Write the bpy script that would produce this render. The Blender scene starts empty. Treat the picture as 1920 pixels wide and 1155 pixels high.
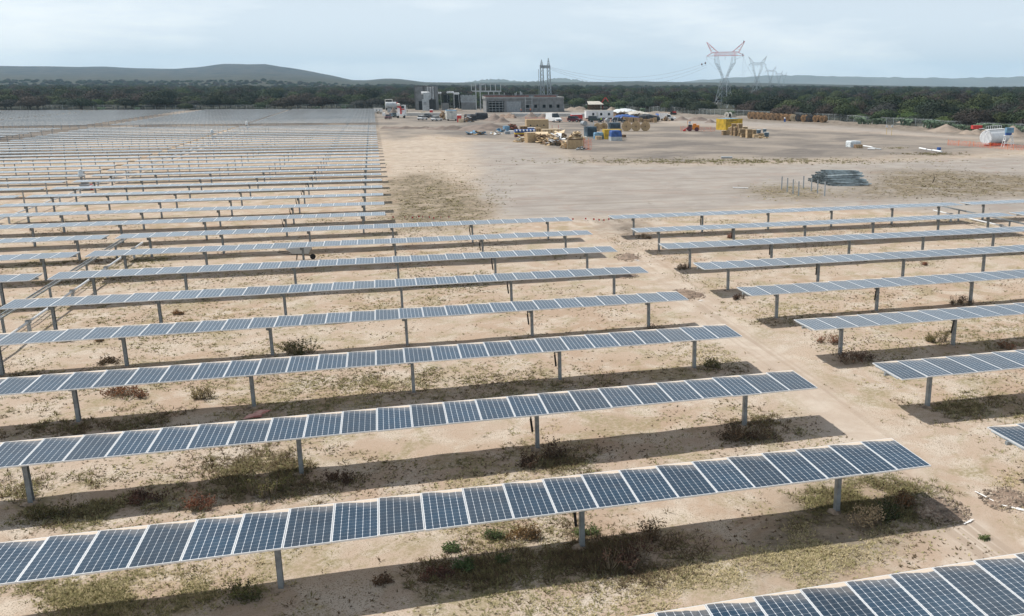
import bpy, math, random
import numpy as np
from mathutils import Vector, Matrix, noise
R = math.radians
C = bpy.context.scene.collection
random.seed(7); rng = np.random.default_rng(11)

# ------------------------------------------------------------------ camera
FPX, CAMH, PITCH, ROLL, YAW, PCX, PCY = 1677.08, 11.302, 0.2458, 0.0022, -0.2788, 1199.2, 577.5
cs, sn, cp, sp = math.cos(YAW), math.sin(YAW), math.cos(PITCH), math.sin(PITCH)
RIGHT = Vector((cs, sn, 0)); FWD = Vector((-sn*cp, cs*cp, -sp)); UP = Vector((-sn*sp, cs*sp, cp))
R2 = RIGHT*math.cos(ROLL) + UP*math.sin(ROLL); U2 = UP*math.cos(ROLL) - RIGHT*math.sin(ROLL)
cam = bpy.data.cameras.new('camera'); cam.sensor_width = 36; cam.lens = 36*FPX/1920
cam.shift_x = -(PCX-960)/1920; cam.clip_start = 0.2; cam.clip_end = 60000
co = bpy.data.objects.new('camera', cam); C.objects.link(co)
m = Matrix((R2, U2, -FWD)).transposed().to_4x4(); m.translation = Vector((0, 0, CAMH)); co.matrix_world = m
bpy.context.scene.camera = co

# ------------------------------------------------------------------ sky and sun
SUN = Vector((-0.82, 0.60, 1.50)).normalized()
sun_el = math.asin(SUN.z); sun_az = math.atan2(SUN.x, SUN.y)
w = bpy.data.worlds.new('World'); bpy.context.scene.world = w; w.use_nodes = True
nt = w.node_tree; nt.nodes.clear()
sky = nt.nodes.new('ShaderNodeTexSky'); sky.sky_type = 'NISHITA'; sky.sun_disc = False
sky.sun_elevation = sun_el; sky.sun_rotation = sun_az; sky.air_density = 1.0; sky.dust_density = 2.0; sky.ozone_density = 1.5
tc = nt.nodes.new('ShaderNodeTexCoord'); mp = nt.nodes.new('ShaderNodeMapping'); mp.inputs['Scale'].default_value = (1, 1, 5.0)
nz = nt.nodes.new('ShaderNodeTexNoise'); nz.inputs['Scale'].default_value = 2.6; nz.inputs['Detail'].default_value = 7; nz.inputs['Roughness'].default_value = .58
nt.links.new(tc.outputs['Generated'], mp.inputs[0]); nt.links.new(mp.outputs[0], nz.inputs['Vector'])
sz = nt.nodes.new('ShaderNodeSeparateXYZ'); nt.links.new(tc.outputs['Generated'], sz.inputs[0])
el_ = nt.nodes.new('ShaderNodeMapRange'); el_.inputs[1].default_value = .06; el_.inputs[2].default_value = .55; nt.links.new(sz.outputs[2], el_.inputs[0])
veil = nt.nodes.new('ShaderNodeMixRGB'); veil.inputs[1].default_value = (8.1, 9.1, 10.1, 1); veil.inputs[2].default_value = (2.55, 2.75, 3.1, 1); nt.links.new(el_.outputs[0], veil.inputs[0])
rp = nt.nodes.new('ShaderNodeMapRange'); rp.inputs[1].default_value = .46; rp.inputs[2].default_value = .66; rp.inputs[3].default_value = 0; rp.inputs[4].default_value = .8
nt.links.new(nz.outputs[0], rp.inputs[0])
cl = nt.nodes.new('ShaderNodeMixRGB'); cl.inputs[2].default_value = (11.6, 12.0, 12.2, 1); nt.links.new(rp.outputs[0], cl.inputs[0]); nt.links.new(veil.outputs[0], cl.inputs[1])
mx = nt.nodes.new('ShaderNodeMixRGB'); mx.inputs[0].default_value = .84
nt.links.new(sky.outputs[0], mx.inputs[1]); nt.links.new(cl.outputs[0], mx.inputs[2])
bg = nt.nodes.new('ShaderNodeBackground'); bg.inputs[1].default_value = 0.105
nt.links.new(mx.outputs[0], bg.inputs[0]); wo = nt.nodes.new('ShaderNodeOutputWorld'); nt.links.new(bg.outputs[0], wo.inputs[0])
sl = bpy.data.lights.new('sun', 'SUN'); sl.energy = 4.5; sl.angle = R(0.6); sl.color = (1, .94, .85)
so = bpy.data.objects.new('sun', sl); C.objects.link(so); so.rotation_euler = (-SUN).to_track_quat('-Z', 'Y').to_euler()
sc = bpy.context.scene
sc.view_settings.view_transform = 'Standard'; sc.view_settings.look = 'None'; sc.view_settings.exposure = 0.0; sc.view_settings.gamma = 1
sc.cycles.max_bounces = 5; sc.cycles.volume_bounces = 2; sc.cycles.transparent_max_bounces = 8

# ------------------------------------------------------------------ photo pixel -> ground helper
def at(u, v, z=0.0):
    a, b = u-PCX, v-PCY
    d = R2*(a/FPX) - U2*(b/FPX) + FWD
    t = (z-CAMH)/d.z
    return Vector((d.x*t, d.y*t, z))
def px(p):
    d = Vector(p)-Vector((0, 0, CAMH)); f = d.dot(FWD)
    return PCX+FPX*d.dot(R2)/f, PCY-FPX*d.dot(U2)/f
def depth(p): return (Vector(p)-Vector((0, 0, CAMH))).dot(FWD)
def mpp(u, v): return depth(at(u, v))/FPX
def vm(u, v):
    p = at(u, v); return 1/(px(p)[1]-px(p+Vector((0, 0, 1)))[1])      # metres of height per pixel
FACE = YAW

# ------------------------------------------------------------------ tags and mesh builder
def tag(o, label=None, cat=None, group=None, kind=None):
    if label: o['label'] = label
    if cat: o['category'] = cat
    if group: o['group'] = group
    if kind: o['kind'] = kind
    return o
def empty(name, loc, rz=0, label=None, cat=None, group=None):
    o = bpy.data.objects.new(name, None); C.objects.link(o); o.location = loc; o.rotation_euler = (0, 0, rz); o.empty_display_size = .3
    return tag(o, label, cat, group)
class MB:
    def __init__(s): s.v = []; s.f = []; s.m = []; s.sm = []; s.uv = {}
    def add(s, vs, fs, mi=0, smooth=False):
        b = len(s.v); s.v += [tuple(x) for x in vs]
        for f in fs: s.f.append(tuple(b+i for i in f)); s.m.append(mi); s.sm.append(smooth)
        return b
    def box(s, c, d, mi=0, rz=0, taper=(1, 1), rx=0, ry=0):
        M = Matrix.Rotation(rz, 3, 'Z') @ Matrix.Rotation(ry, 3, 'Y') @ Matrix.Rotation(rx, 3, 'X'); c = Vector(c); vs = []
        for z in (-.5, .5):
            for x, y in ((-.5, -.5), (.5, -.5), (.5, .5), (-.5, .5)):
                tx, ty = (taper if z > 0 else (1, 1))
                vs.append(c + M @ Vector((x*d[0]*tx, y*d[1]*ty, z*d[2])))
        s.add(vs, [(3, 2, 1, 0), (4, 5, 6, 7), (0, 1, 5, 4), (1, 2, 6, 5), (2, 3, 7, 6), (3, 0, 4, 7)], mi)
    def tube(s, p0, p1, r0, r1=None, n=8, mi=0, cap=True, smooth=True):
        p0, p1 = Vector(p0), Vector(p1); r1 = r0 if r1 is None else r1
        d = (p1-p0)
        if d.length < 1e-6: return
        d.normalize(); a = d.orthogonal().normalized(); b = d.cross(a); vs = []
        for p, r in ((p0, r0), (p1, r1)):
            for i in range(n):
                t = 2*math.pi*i/n; vs.append(p+(a*math.cos(t)+b*math.sin(t))*r)
        s.add(vs, [(i, (i+1) % n, n+(i+1) % n, n+i) for i in range(n)], mi, smooth)
        if cap: s.add(vs, [tuple(range(n))[::-1], tuple(range(n, 2*n))], mi)
    def bar(s, p0, p1, w_, mi=0): s.tube(p0, p1, w_*.62, n=4, mi=mi, smooth=False)
    def prism(s, prof, y0, y1, mi=0, taper=None):          # profile in x,z ; extruded along y
        n = len(prof); vs = [(x, y0, z) for x, z in prof]+[(x, y1, z) for x, z in prof]
        s.add(vs, [tuple(range(n)), tuple(range(2*n-1, n-1, -1))]+[((i+1) % n, i, n+i, n+(i+1) % n) for i in range(n)], mi)
    def quad(s, a, b, c, d, mi=0): s.add([a, b, c, d], [(0, 1, 2, 3)], mi)
    def ball(s, c, r, mi=0, n=8, k=6, squash=(1, 1, 1), jit=0):
        vs = []; c = Vector(c)
        for j in range(k+1):
            t = math.pi*j/k
            for i in range(n):
                p = 2*math.pi*i/n; rr = r*(1+random.uniform(-jit, jit))
                vs.append(c+Vector((math.sin(t)*math.cos(p)*rr*squash[0], math.sin(t)*math.sin(p)*rr*squash[1], math.cos(t)*rr*squash[2])))
        s.add(vs, [(j*n+i, j*n+(i+1) % n, (j+1)*n+(i+1) % n, (j+1)*n+i)[::-1] for j in range(k) for i in range(n)], mi, True)
    def mesh(s, name, mats):
        me = bpy.data.meshes.new(name); me.from_pydata(s.v, [], s.f)
        for x in (mats if isinstance(mats, (list, tuple)) else [mats]): me.materials.append(x)
        me.polygons.foreach_set('material_index', s.m); me.polygons.foreach_set('use_smooth', s.sm); me.update()
        return me
    def build(s, name, mats, parent=None, loc=None, rz=0):
        o = bpy.data.objects.new(name, s.mesh(name, mats)); C.objects.link(o)
        if parent: o.parent = parent
        if loc is not None: o.location = loc; o.rotation_euler = (0, 0, rz)
        return o
def part(name, me, parent, loc=(0, 0, 0), rz=0):
    o = bpy.data.objects.new(name, me); C.objects.link(o); o.parent = parent; o.location = loc; o.rotation_euler = (0, 0, rz); return o
def copy_tree(o, parent=None):
    c = o.copy(); C.objects.link(c); c.parent = parent
    for ch in list(KIDS.get(o.name, [])): copy_tree(ch, c)
    return c
KIDS = {}
def index_kids():
    KIDS.clear()
    for o in bpy.data.objects:
        if o.parent: KIDS.setdefault(o.parent.name, []).append(o)

# ------------------------------------------------------------------ materials
def newmat(name):
    mt = bpy.data.materials.new(name); mt.use_nodes = True; n = mt.node_tree; n.nodes.clear()
    out = n.nodes.new('ShaderNodeOutputMaterial'); b = n.nodes.new('ShaderNodeBsdfPrincipled'); n.links.new(b.outputs[0], out.inputs[0])
    return mt, n, b, out
def nd(n, t, **kw):
    x = n.nodes.new(t)
    for k, v in kw.items(): setattr(x, k, v)
    return x
def mth(n, op, a, b=None, c=None, clamp=False):
    x = n.nodes.new('ShaderNodeMath'); x.operation = op; x.use_clamp = clamp
    for i, v in enumerate((a, b, c)):
        if v is None: continue
        if isinstance(v, (int, float)): x.inputs[i].default_value = v
        else: n.links.new(v, x.inputs[i])
    return x.outputs[0]
def mixc(n, f, a, b):
    x = n.nodes.new('ShaderNodeMixRGB')
    for i, v in enumerate((f, a, b)):
        if isinstance(v, (int, float)): x.inputs[i].default_value = v
        elif isinstance(v, tuple): x.inputs[i].default_value = (*v[:3], 1)
        else: n.links.new(v, x.inputs[i])
    return x.outputs[0]
def noi(n, scale, detail=4, rough=.55, vec=None, dist=0):
    x = n.nodes.new('ShaderNodeTexNoise'); x.inputs['Scale'].default_value = scale; x.inputs['Detail'].default_value = detail
    x.inputs['Roughness'].default_value = rough; x.inputs['Distortion'].default_value = dist
    if vec: n.links.new(vec, x.inputs['Vector'])
    return x.outputs[0]
def mr(n, v, a, b, c=0., d=1.):
    x = n.nodes.new('ShaderNodeMapRange'); x.interpolation_type = 'SMOOTHSTEP'
    n.links.new(v, x.inputs[0])
    for i, q in enumerate((a, b, c, d)): x.inputs[i+1].default_value = q
    return x.outputs[0]
def ocoord(n): return nd(n, 'ShaderNodeTexCoord').outputs['Object']
def mat(name, col, rough=.7, metal=0., var=.18, scale=2., bump=0., col2=None, spec=.5, streak=False):
    mt, n, b, out = newmat(name)
    v = ocoord(n)
    if streak:
        mpn = nd(n, 'ShaderNodeMapping'); mpn.inputs['Scale'].default_value = (3, 3, .25); n.links.new(v, mpn.inputs[0]); v = mpn.outputs[0]
    f = noi(n, scale, 5, .6, v)
    c2 = col2 or tuple(max(0, c*(1-2.2*var)) for c in col)
    n.links.new(mixc(n, mr(n, f, .35, .72), tuple(min(1, c*(1+var*.5)) for c in col), c2), b.inputs['Base Color'])
    b.inputs['Roughness'].default_value = rough; b.inputs['Metallic'].default_value = metal; b.inputs['Specular IOR Level'].default_value = spec
    if bump:
        bp = nd(n, 'ShaderNodeBump'); bp.inputs['Strength'].default_value = bump; bp.inputs['Distance'].default_value = .05
        n.links.new(noi(n, scale*6, 4, .6, v), bp.inputs['Height']); n.links.new(bp.outputs[0], b.inputs['Normal'])
    return mt
M = {}
M['steel'] = mat('galvanised_steel', (.30, .335, .36), .5, .25, .2, 3)
M['alu'] = mat('aluminium_frame', (.78, .80, .82), .35, .35, .05, 3)
M['black'] = mat('black_rubber', (.02, .02, .022), .7, 0, .2, 4)
M['concrete'] = mat('raw_concrete', (.225, .235, .245), .9, 0, .14, .6, .3)
M['concrete_pale'] = mat('pale_concrete', (.50, .50, .49), .9, 0, .1, .5, .2)
M['concrete_dark'] = mat('dark_concrete', (.14, .145, .15), .9, 0, .15, .7, .2)  # darker concrete for the roof and the columns
M['void'] = mat('dark_interior', (.025, .027, .03), .9, 0, .2, 1)  # near-black, for black parts and for painted unlit interiors
M['rust'] = mat('red_oxide', (.23, .07, .05), .8, 0, .2, 1)
M['white'] = mat('white_paint', (.82, .84, .86), .45, 0, .05, 1.5)
M['offwhite'] = mat('off_white', (.62, .62, .58), .6, 0, .12, 1.2)
M['grey'] = mat('grey_paint', (.28, .31, .34), .5, .1, .12, 1.5)
M['palegrey'] = mat('pale_grey_paint', (.45, .49, .52), .5, .1, .12, 1.5)
M['teal'] = mat('slate_blue_paint', (.085, .14, .19), .5, .1, .15, 1.2)
M['red'] = mat('red_paint', (.55, .03, .025), .5, 0, .15, 1.5)
M['yellow'] = mat('yellow_paint', (.62, .41, .03), .5, 0, .2, 1)
M['orange'] = mat('orange_paint', (.75, .25, .02), .5, 0, .15, 2)
M['blue'] = mat('blue_plastic', (.03, .10, .34), .45, 0, .2, 1.2, .4)
M['lblue'] = mat('light_blue_plastic', (.16, .33, .5), .5, 0, .2, 1.5, .2)
M['blacktarp'] = mat('black_tarp', (.018, .022, .03), .5, 0, .3, .8, .8)
M['whitetarp'] = mat('white_tarp', (.6, .65, .68), .6, 0, .12, .8, .6)
M['beigetarp'] = mat('beige_tarp', (.5, .48, .43), .7, 0, .12, .8, .6)
M['wood'] = mat('bare_timber', (.50, .37, .215), .8, 0, .15, 5, .3, col2=(.38, .27, .15))
M['woodpale'] = mat('pale_plywood', (.66, .53, .36), .8, 0, .12, 2, .2)
M['wooddark'] = mat('weathered_timber', (.22, .14, .08), .85, 0, .3, 1.5, .3)
M['reelbrown'] = mat('brown_wrapped_drum', (.27, .16, .075), .85, 0, .35, 1.6, .5, col2=(.10, .06, .035))
M['maroon'] = mat('maroon_paint', (.10, .02, .035), .35, .2, .1, 1)
M['darkgreen'] = mat('dark_green_paint', (.03, .055, .05), .4, .1, .15, 1)
M['darkcar'] = mat('dark_blue_paint', (.02, .03, .045), .3, .2, .1, 1)
M['glass'] = mat('vehicle_glass', (.02, .03, .04), .08, 0, .1, 1)
M['lamp'] = mat('lamp_glass', (.7, .7, .7), .2, 0, .05, 1)
M['skin'] = mat('skin', (.28, .16, .10), .6, 0, .05, 3)
M['denim'] = mat('dark_trousers', (.03, .04, .07), .8, 0, .1, 3)
M['hivis'] = mat('hi_vis_vest', (.55, .75, .05), .6, 0, .05, 3)
M['hivisor'] = mat('hi_vis_orange', (.9, .22, .04), .6, 0, .05, 3)
M['bark'] = mat('bark', (.09, .07, .055), .9, 0, .2, 3)
M['twig'] = mat('twigs', (.30, .24, .17), .9, 0, .2, 3)
M['dirtdark'] = mat('grey_brown_earth', (.20, .160, .138), .95, 0, .22, .35, .8)
M['dirttan'] = mat('tan_earth', (.29, .238, .195), .95, 0, .18, .4, .8)
M['stone'] = mat('rubble_stone', (.36, .29, .23), .95, 0, .3, 3, .3)
M['rubble'] = mat('rubble_earth', (.27, .20, .155), .95, 0, .2, 2, .9)
M['zinc'] = mat('zinc_coated_steel', (.40, .47, .50), .45, .1, .3, 1.2)
M['wrap'] = mat('pink_wrapper', (.55, .34, .31), .6, 0, .3, 3, col2=(.35, .08, .07))
M['lime'] = mat('lime_dust', (.80, .80, .80), .95, 0, .08, 2)
M['latticered'] = mat('red_and_white_steel', (.55, .05, .08), .5, .1, .3, .5, col2=(.60, .30, .32))
M['latticegrey'] = mat('lattice_steel', (.33, .38, .42), .5, .3, .15, .4)
def leafmat(name, c1, c2, c3=None, scale=.35):
    mt, n, b, out = newmat(name); v = ocoord(n)
    oi = nd(n, 'ShaderNodeObjectInfo').outputs['Random']
    c = mixc(n, mr(n, noi(n, scale, 3, .6, v), .36, .66), c1, c2)
    hv = nd(n, 'ShaderNodeHueSaturation'); n.links.new(c, hv.inputs['Color'])
    n.links.new(mth(n, 'MULTIPLY_ADD', oi, 1.0, .62), hv.inputs['Value'])
    n.links.new(mth(n, 'MULTIPLY_ADD', mth(n, 'FRACT', mth(n, 'MULTIPLY', oi, 7.13)), .05, .475), hv.inputs['Hue'])
    n.links.new(hv.outputs[0], b.inputs['Base Color']); b.inputs['Roughness'].default_value = .8; b.inputs['Specular IOR Level'].default_value = .2
    return mt
M['leaf0'] = leafmat('olive_foliage', (0.0454, 0.0610, 0.0252), (0.0246, 0.0364, 0.0194))
M['leaf1'] = leafmat('dull_green_foliage', (0.0323, 0.0471, 0.0290), (0.0189, 0.0285, 0.0213))
M['leaf2'] = leafmat('brown_twiggy_foliage', (0.0549, 0.0432, 0.0367), (0.0323, 0.0285, 0.0252))
M['leaf3'] = leafmat('bright_green_foliage', (0.0530, 0.0786, 0.0213), (0.0284, 0.0452, 0.0174))
M['leaf4'] = leafmat('grey_foliage', (0.0474, 0.0491, 0.0464), (0.0265, 0.0305, 0.0300))
M['cactus'] = leafmat('cactus_pads', (.17, .23, .16), (.10, .15, .10), scale=1)
M['sh_rust'] = leafmat('rust_leaves', (.21, .105, .05), (.13, .07, .04), scale=3)
M['sh_brown'] = leafmat('brown_leaves', (.11, .065, .04), (.065, .042, .03), scale=3)
M['sh_olive'] = leafmat('olive_leaves', (.17, .155, .06), (.10, .10, .045), scale=3)
M['sh_green'] = leafmat('green_leaves', (.085, .115, .045), (.05, .075, .03), scale=3)
M['sh_straw'] = leafmat('straw_leaves', (.36, .30, .17), (.24, .20, .11), scale=3)

def mat_cells():
    mt, n, b, out = newmat('solar_cells')
    uv = nd(n, 'ShaderNodeUVMap'); uv.uv_map = 'UVMap'; sx = nd(n, 'ShaderNodeSeparateXYZ'); n.links.new(uv.outputs[0], sx.inputs[0])
    U, V = sx.outputs[0], sx.outputs[1]; oi = nd(n, 'ShaderNodeObjectInfo').outputs['Random']
    def edge(x, k):      # distance to nearest cell border in metres
        f = mth(n, 'FRACT', mth(n, 'MULTIPLY', x, k)); return mth(n, 'MULTIPLY', mth(n, 'MINIMUM', f, mth(n, 'SUBTRACT', 1, f)), 0.158)
    du, dv = edge(U, 6), edge(V, 12)
    lu = mr(n, du, .003, .0055, .9, 0); lv = mr(n, dv, .0012, .0030, .5, 0)
    di = mr(n, mth(n, 'ADD', du, dv), .014, .020, 1, 0)
    line = mth(n, 'MAXIMUM', mth(n, 'MAXIMUM', lu, lv), di)
    fb = mth(n, 'FRACT', mth(n, 'ADD', mth(n, 'MULTIPLY', U, 24), .5)); bus = mr(n, mth(n, 'ABSOLUTE', mth(n, 'SUBTRACT', fb, .5)), .05, .09, .16, 0)
    cell = mixc(n, mr(n, noi(n, 1.3, 2, .5, nd(n, 'ShaderNodeTexCoord').outputs['Object']), .3, .7), (.0025, .025, .054), (.0035, .034, .071))
    col = mixc(n, bus, cell, (.16, .20, .27)); col = mixc(n, line, col, (.62, .66, .72))
    comb = nd(n, 'ShaderNodeCombineXYZ'); n.links.new(mth(n, 'ADD', U, mth(n, 'MULTIPLY', oi, 37.)), comb.inputs[0]); n.links.new(V, comb.inputs[1])
    wob = noi(n, 3.0, 3, .6, comb.outputs[0])
    d = mth(n, 'SUBTRACT', 1, V)
    thr = mth(n, 'MULTIPLY_ADD', mr(n, U, .02, .95), .075, .004)
    thr = mth(n, 'MULTIPLY', thr, mth(n, 'MULTIPLY_ADD', oi, .5, .7))
    thr = mth(n, 'ADD', thr, mth(n, 'MULTIPLY', mth(n, 'SUBTRACT', wob, .5), .05))
    e = mth(n, 'SUBTRACT', thr, d)
    solid = mr(n, e, -.012, .012, 0, .93)
    film = mth(n, 'MULTIPLY', mr(n, mth(n, 'ADD', e, mth(n, 'MULTIPLY', U, .10)), -.17, .06, 0, .22), mr(n, noi(n, 8, 4, .6, comb.outputs[0]), .2, .8, .6, 1.1))
    dust = mth(n, 'MAXIMUM', mth(n, 'MAXIMUM', solid, film), .018)
    hs = nd(n, 'ShaderNodeHueSaturation'); n.links.new(col, hs.inputs['Color']); n.links.new(mth(n, 'MULTIPLY_ADD', mth(n, 'FRACT', mth(n, 'MULTIPLY', oi, 5.7)), .40, .75), hs.inputs['Value']); n.links.new(mth(n, 'MULTIPLY_ADD', oi, .2, .95), hs.inputs['Saturation']); col = hs.outputs[0]
    streak = mr(n, noi(n, 5, 4, .65, comb.outputs[0]), .45, .75, 0, .03); dust = mth(n, 'ADD', dust, streak)
    n.links.new(mixc(n, dust, col, (.62, .53, .44)), b.inputs['Base Color'])
    n.links.new(mr(n, dust, 0, .6, .10, .9), b.inputs['Roughness']); b.inputs['IOR'].default_value = 1.5; b.inputs['Sheen Weight'].default_value = .32; b.inputs['Sheen Roughness'].default_value = .16
    return mt
M['cells'] = mat_cells()

def mesh_net():       # orange safety netting
    mt, n, b, out = newmat('orange_netting')
    b.inputs['Base Color'].default_value = (.85, .16, .06, 1); b.inputs['Roughness'].default_value = .7
    t = nd(n, 'ShaderNodeBsdfTransparent'); mxs = nd(n, 'ShaderNodeMixShader'); v = ocoord(n)
    n.links.new(mr(n, noi(n, 14, 2, .5, v), .50, .64), mxs.inputs[0]); n.links.new(t.outputs[0], mxs.inputs[1]); n.links.new(b.outputs[0], mxs.inputs[2]); n.links.new(mxs.outputs[0], out.inputs[0])
    return mt
M['net'] = mesh_net()
def chain():
    mt, n, b, out = newmat('chain_link')
    b.inputs['Base Color'].default_value = (.42, .48, .48, 1); b.inputs['Roughness'].default_value = .5
    t = nd(n, 'ShaderNodeBsdfTransparent'); mxs = nd(n, 'ShaderNodeMixShader'); mxs.inputs[0].default_value = .16
    n.links.new(t.outputs[0], mxs.inputs[1]); n.links.new(b.outputs[0], mxs.inputs[2]); n.links.new(mxs.outputs[0], out.inputs[0])
    return mt
M['chain'] = chain()

# ------------------------------------------------------------------ terrain
S, Y0R, SH = 6.4697, 19.9483, -0.031
FENCE = [(-400, 207), (0, 206.5), (500, 206.2), (720, 205), (800, 203.5), (1094, 203.8), (1240, 211.3), (1340, 218.2), (1500, 225.6), (1600, 232.3), (1760, 243.4), (1911, 252.4), (2150, 268)]
FW = [at(*p) for p in FENCE]
def smooth(t): t = np.clip(t, 0, 1); return t*t*(3-2*t)
RU = [-300, 0, 100, 200, 260, 330, 370, 420, 500, 540, 590, 630, 660, 690, 725, 745, 790, 850, 1000, 1200, 1300, 1400, 1500, 1600, 1700, 1800, 1920, 2300]
RV = [123, 123, 124, 124.5, 128, 128.5, 126, 120.5, 120, 126, 134, 142, 149, 149.5, 146.5, 146.5, 152, 153, 152.5, 151.5, 152.5, 153.5, 155.5, 157, 159, 160.5, 163, 168]
def forward_coords(x, y):
    return cs*x+sn*y, -sn*x+cs*y
def terrain(x, y):
    x = np.asarray(x, float); y = np.asarray(y, float)
    a, b = forward_coords(x, y); Rr = 3600.
    rad = np.hypot(x, y); bb = np.where(b > 1, b, 1)
    u = np.where(b > 1, PCX+FPX*a/(bb*cp), np.where(a > 0, 2300, -300)); u = np.clip(u, -300, 2300)
    e = (155.76+0.0022*(u-705)-np.interp(u, RU, RV))*.941/FPX
    zr = CAMH+e*Rr-4.0
    t = smooth((b-1250)/(Rr-1250)); z = zr*t
    z = z + smooth((b-Rr)/2500)*(-zr-60)
    rough = (np.sin(x*.011+1.3)*np.cos(y*.009)+np.sin(x*.027-y*.019)*.5)*smooth((b-1500)/1500)*np.clip(zr, 2, 20)*.10
    z = z+np.where(b < Rr, rough, 0)
    # low earth berm inside the fence, micro relief everywhere near
    d = np.full(x.shape, 1e9); 
    for i in range(len(FW)-1):
        p, q = FW[i], FW[i+1]
        if FENCE[i][0] < 1240: continue
        vx, vy = q.x-p.x, q.y-p.y; L2 = vx*vx+vy*vy
        s_ = np.clip(((x-p.x)*vx+(y-p.y)*vy)/L2, 0, 1); dd = np.hypot(x-p.x-s_*vx, y-p.y-s_*vy); d = np.minimum(d, dd)
    z = z+np.exp(-((d-1.5)/3.0)**2)*.5*(1+.35*np.sin(x*.33+y*.21)+.2*np.sin(x*.9-y*.5))*(rad < 420)
    z = z+(.018*np.sin(x*1.1+np.cos(y*.7)*2)*np.sin(y*.9+x*.2)+.012*np.sin(x*3.1+1)*np.cos(y*2.7))*np.clip((85-rad)/20, 0, 1)
    return z
def T(x, y): return float(terrain(np.array([x]), np.array([y]))[0])

ZONES = {
 'gravel': [[(-350,300),(-350,238),(395,203),(445,203),(260,243),(120,275),(20,300)], [(705,234),(705,204),(1100,201),(1240,208),(1262,226),(1180,224),(860,232)], [(-250,241),(-250,203),(712,201),(712,237),(400,240)], [(712,262),(712,228),(860,226),(1000,218),(1180,222),(1260,232),(1340,236),(1420,240),(1560,244),(1750,257),(1920,264),(2100,270),(2100,282),(1920,281),(1790,291),(1640,297),(1480,302),(1300,306),(1110,303),(1060,286),(1000,266),(905,262),(800,250),(760,262)]],  # far-left polygons: brown lane earth, darkened too for the rows' shadows
 'dust': [[(1240,210),(1340,217),(1600,232),(1911,252),(2150,268),(2150,274),(1920,264),(1560,244),(1340,236),(1260,232)],
  [(860,270),(905,262),(1000,268),(1110,306),(1300,310),(1500,306),(1640,302),(2100,286),(2200,420),(1500,385),(1140,410),(930,410),(900,370),(880,320)]],
 'cream': [[(728,258),(800,258),(870,268),(900,300),(900,340),(860,335),(728,330)]],
 'pale': [[(1095,405),(1150,400),(1230,470),(1300,540),(1480,680),(1640,800),(1800,940),(2000,1100),(2200,1300),(1950,1300),(1800,1060),(1660,900),(1450,720),(1270,545),(1180,470)],
          [(1240,228),(1340,234),(1560,240),(1750,252),(2000,262),(2000,267),(1750,258),(1560,245),(1340,240),(1240,236)]],
 'grass': [[(722,335),(800,322),(860,345),(925,385),(905,430),(722,430)], [(1650,320),(1760,318),(1920,330),(2050,335),(2050,368),(1800,368),(1560,372),(1640,345)], [(1400,352),(1480,345),(1560,358),(1540,376),(1420,370)],
           [(1500,930),(1680,905),(1760,950),(1740,990),(1560,1090),(1400,1080),(1430,1000)]],
 'rubble': [[(1240,212),(1340,218),(1500,226),(1600,231),(1760,242),(1911,251),(2150,265),(2150,275),(1911,261),(1760,251),(1600,238),(1500,232),(1400,228),(1300,222)], [(1140,418),(1210,412),(1230,440),(1140,440)]],
}
def pip(x, y, poly):
    ins = np.zeros(x.shape, bool); n = len(poly)
    for i in range(n):
        x1, y1 = poly[i]; x2, y2 = poly[(i+1) % n]
        c = ((y1 > y) != (y2 > y)); xi = (x2-x1)*(y-y1)/(y2-y1+1e-12)+x1
        ins ^= (c & (x < xi))
    return ins
def zone(name, x, y):
    acc = np.zeros(x.shape); r0 = np.hypot(x, y)*.012+.15; K = 9
    for poly in ZONES[name]:
        W = [tuple(at(*p)[:2]) for p in poly]
        for k in range(K):
            t = k*2.399; rr = r0*math.sqrt((k+.3)/K)*1.6
            wx = x+np.cos(t)*rr+np.sin(y*.35+k)*r0*.6; wy = y+np.sin(t)*rr*1.8+np.sin(x*.4+k*2)*r0*.9
            acc += pip(wx, wy, W)/K
    return np.clip(acc, 0, 1)
def behind_fence(x, y, off=0.):
    a, b = forward_coords(x, y); bb = np.where(b > 1, b, 1); t = a/bb
    ft = []; fb = []
    for p in FW:
        fa, fbb = forward_coords(p.x, p.y); ft.append(fa/fbb); fb.append(fbb)
    return (b > 1) & (b > np.interp(t, ft, fb)+off)

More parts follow.
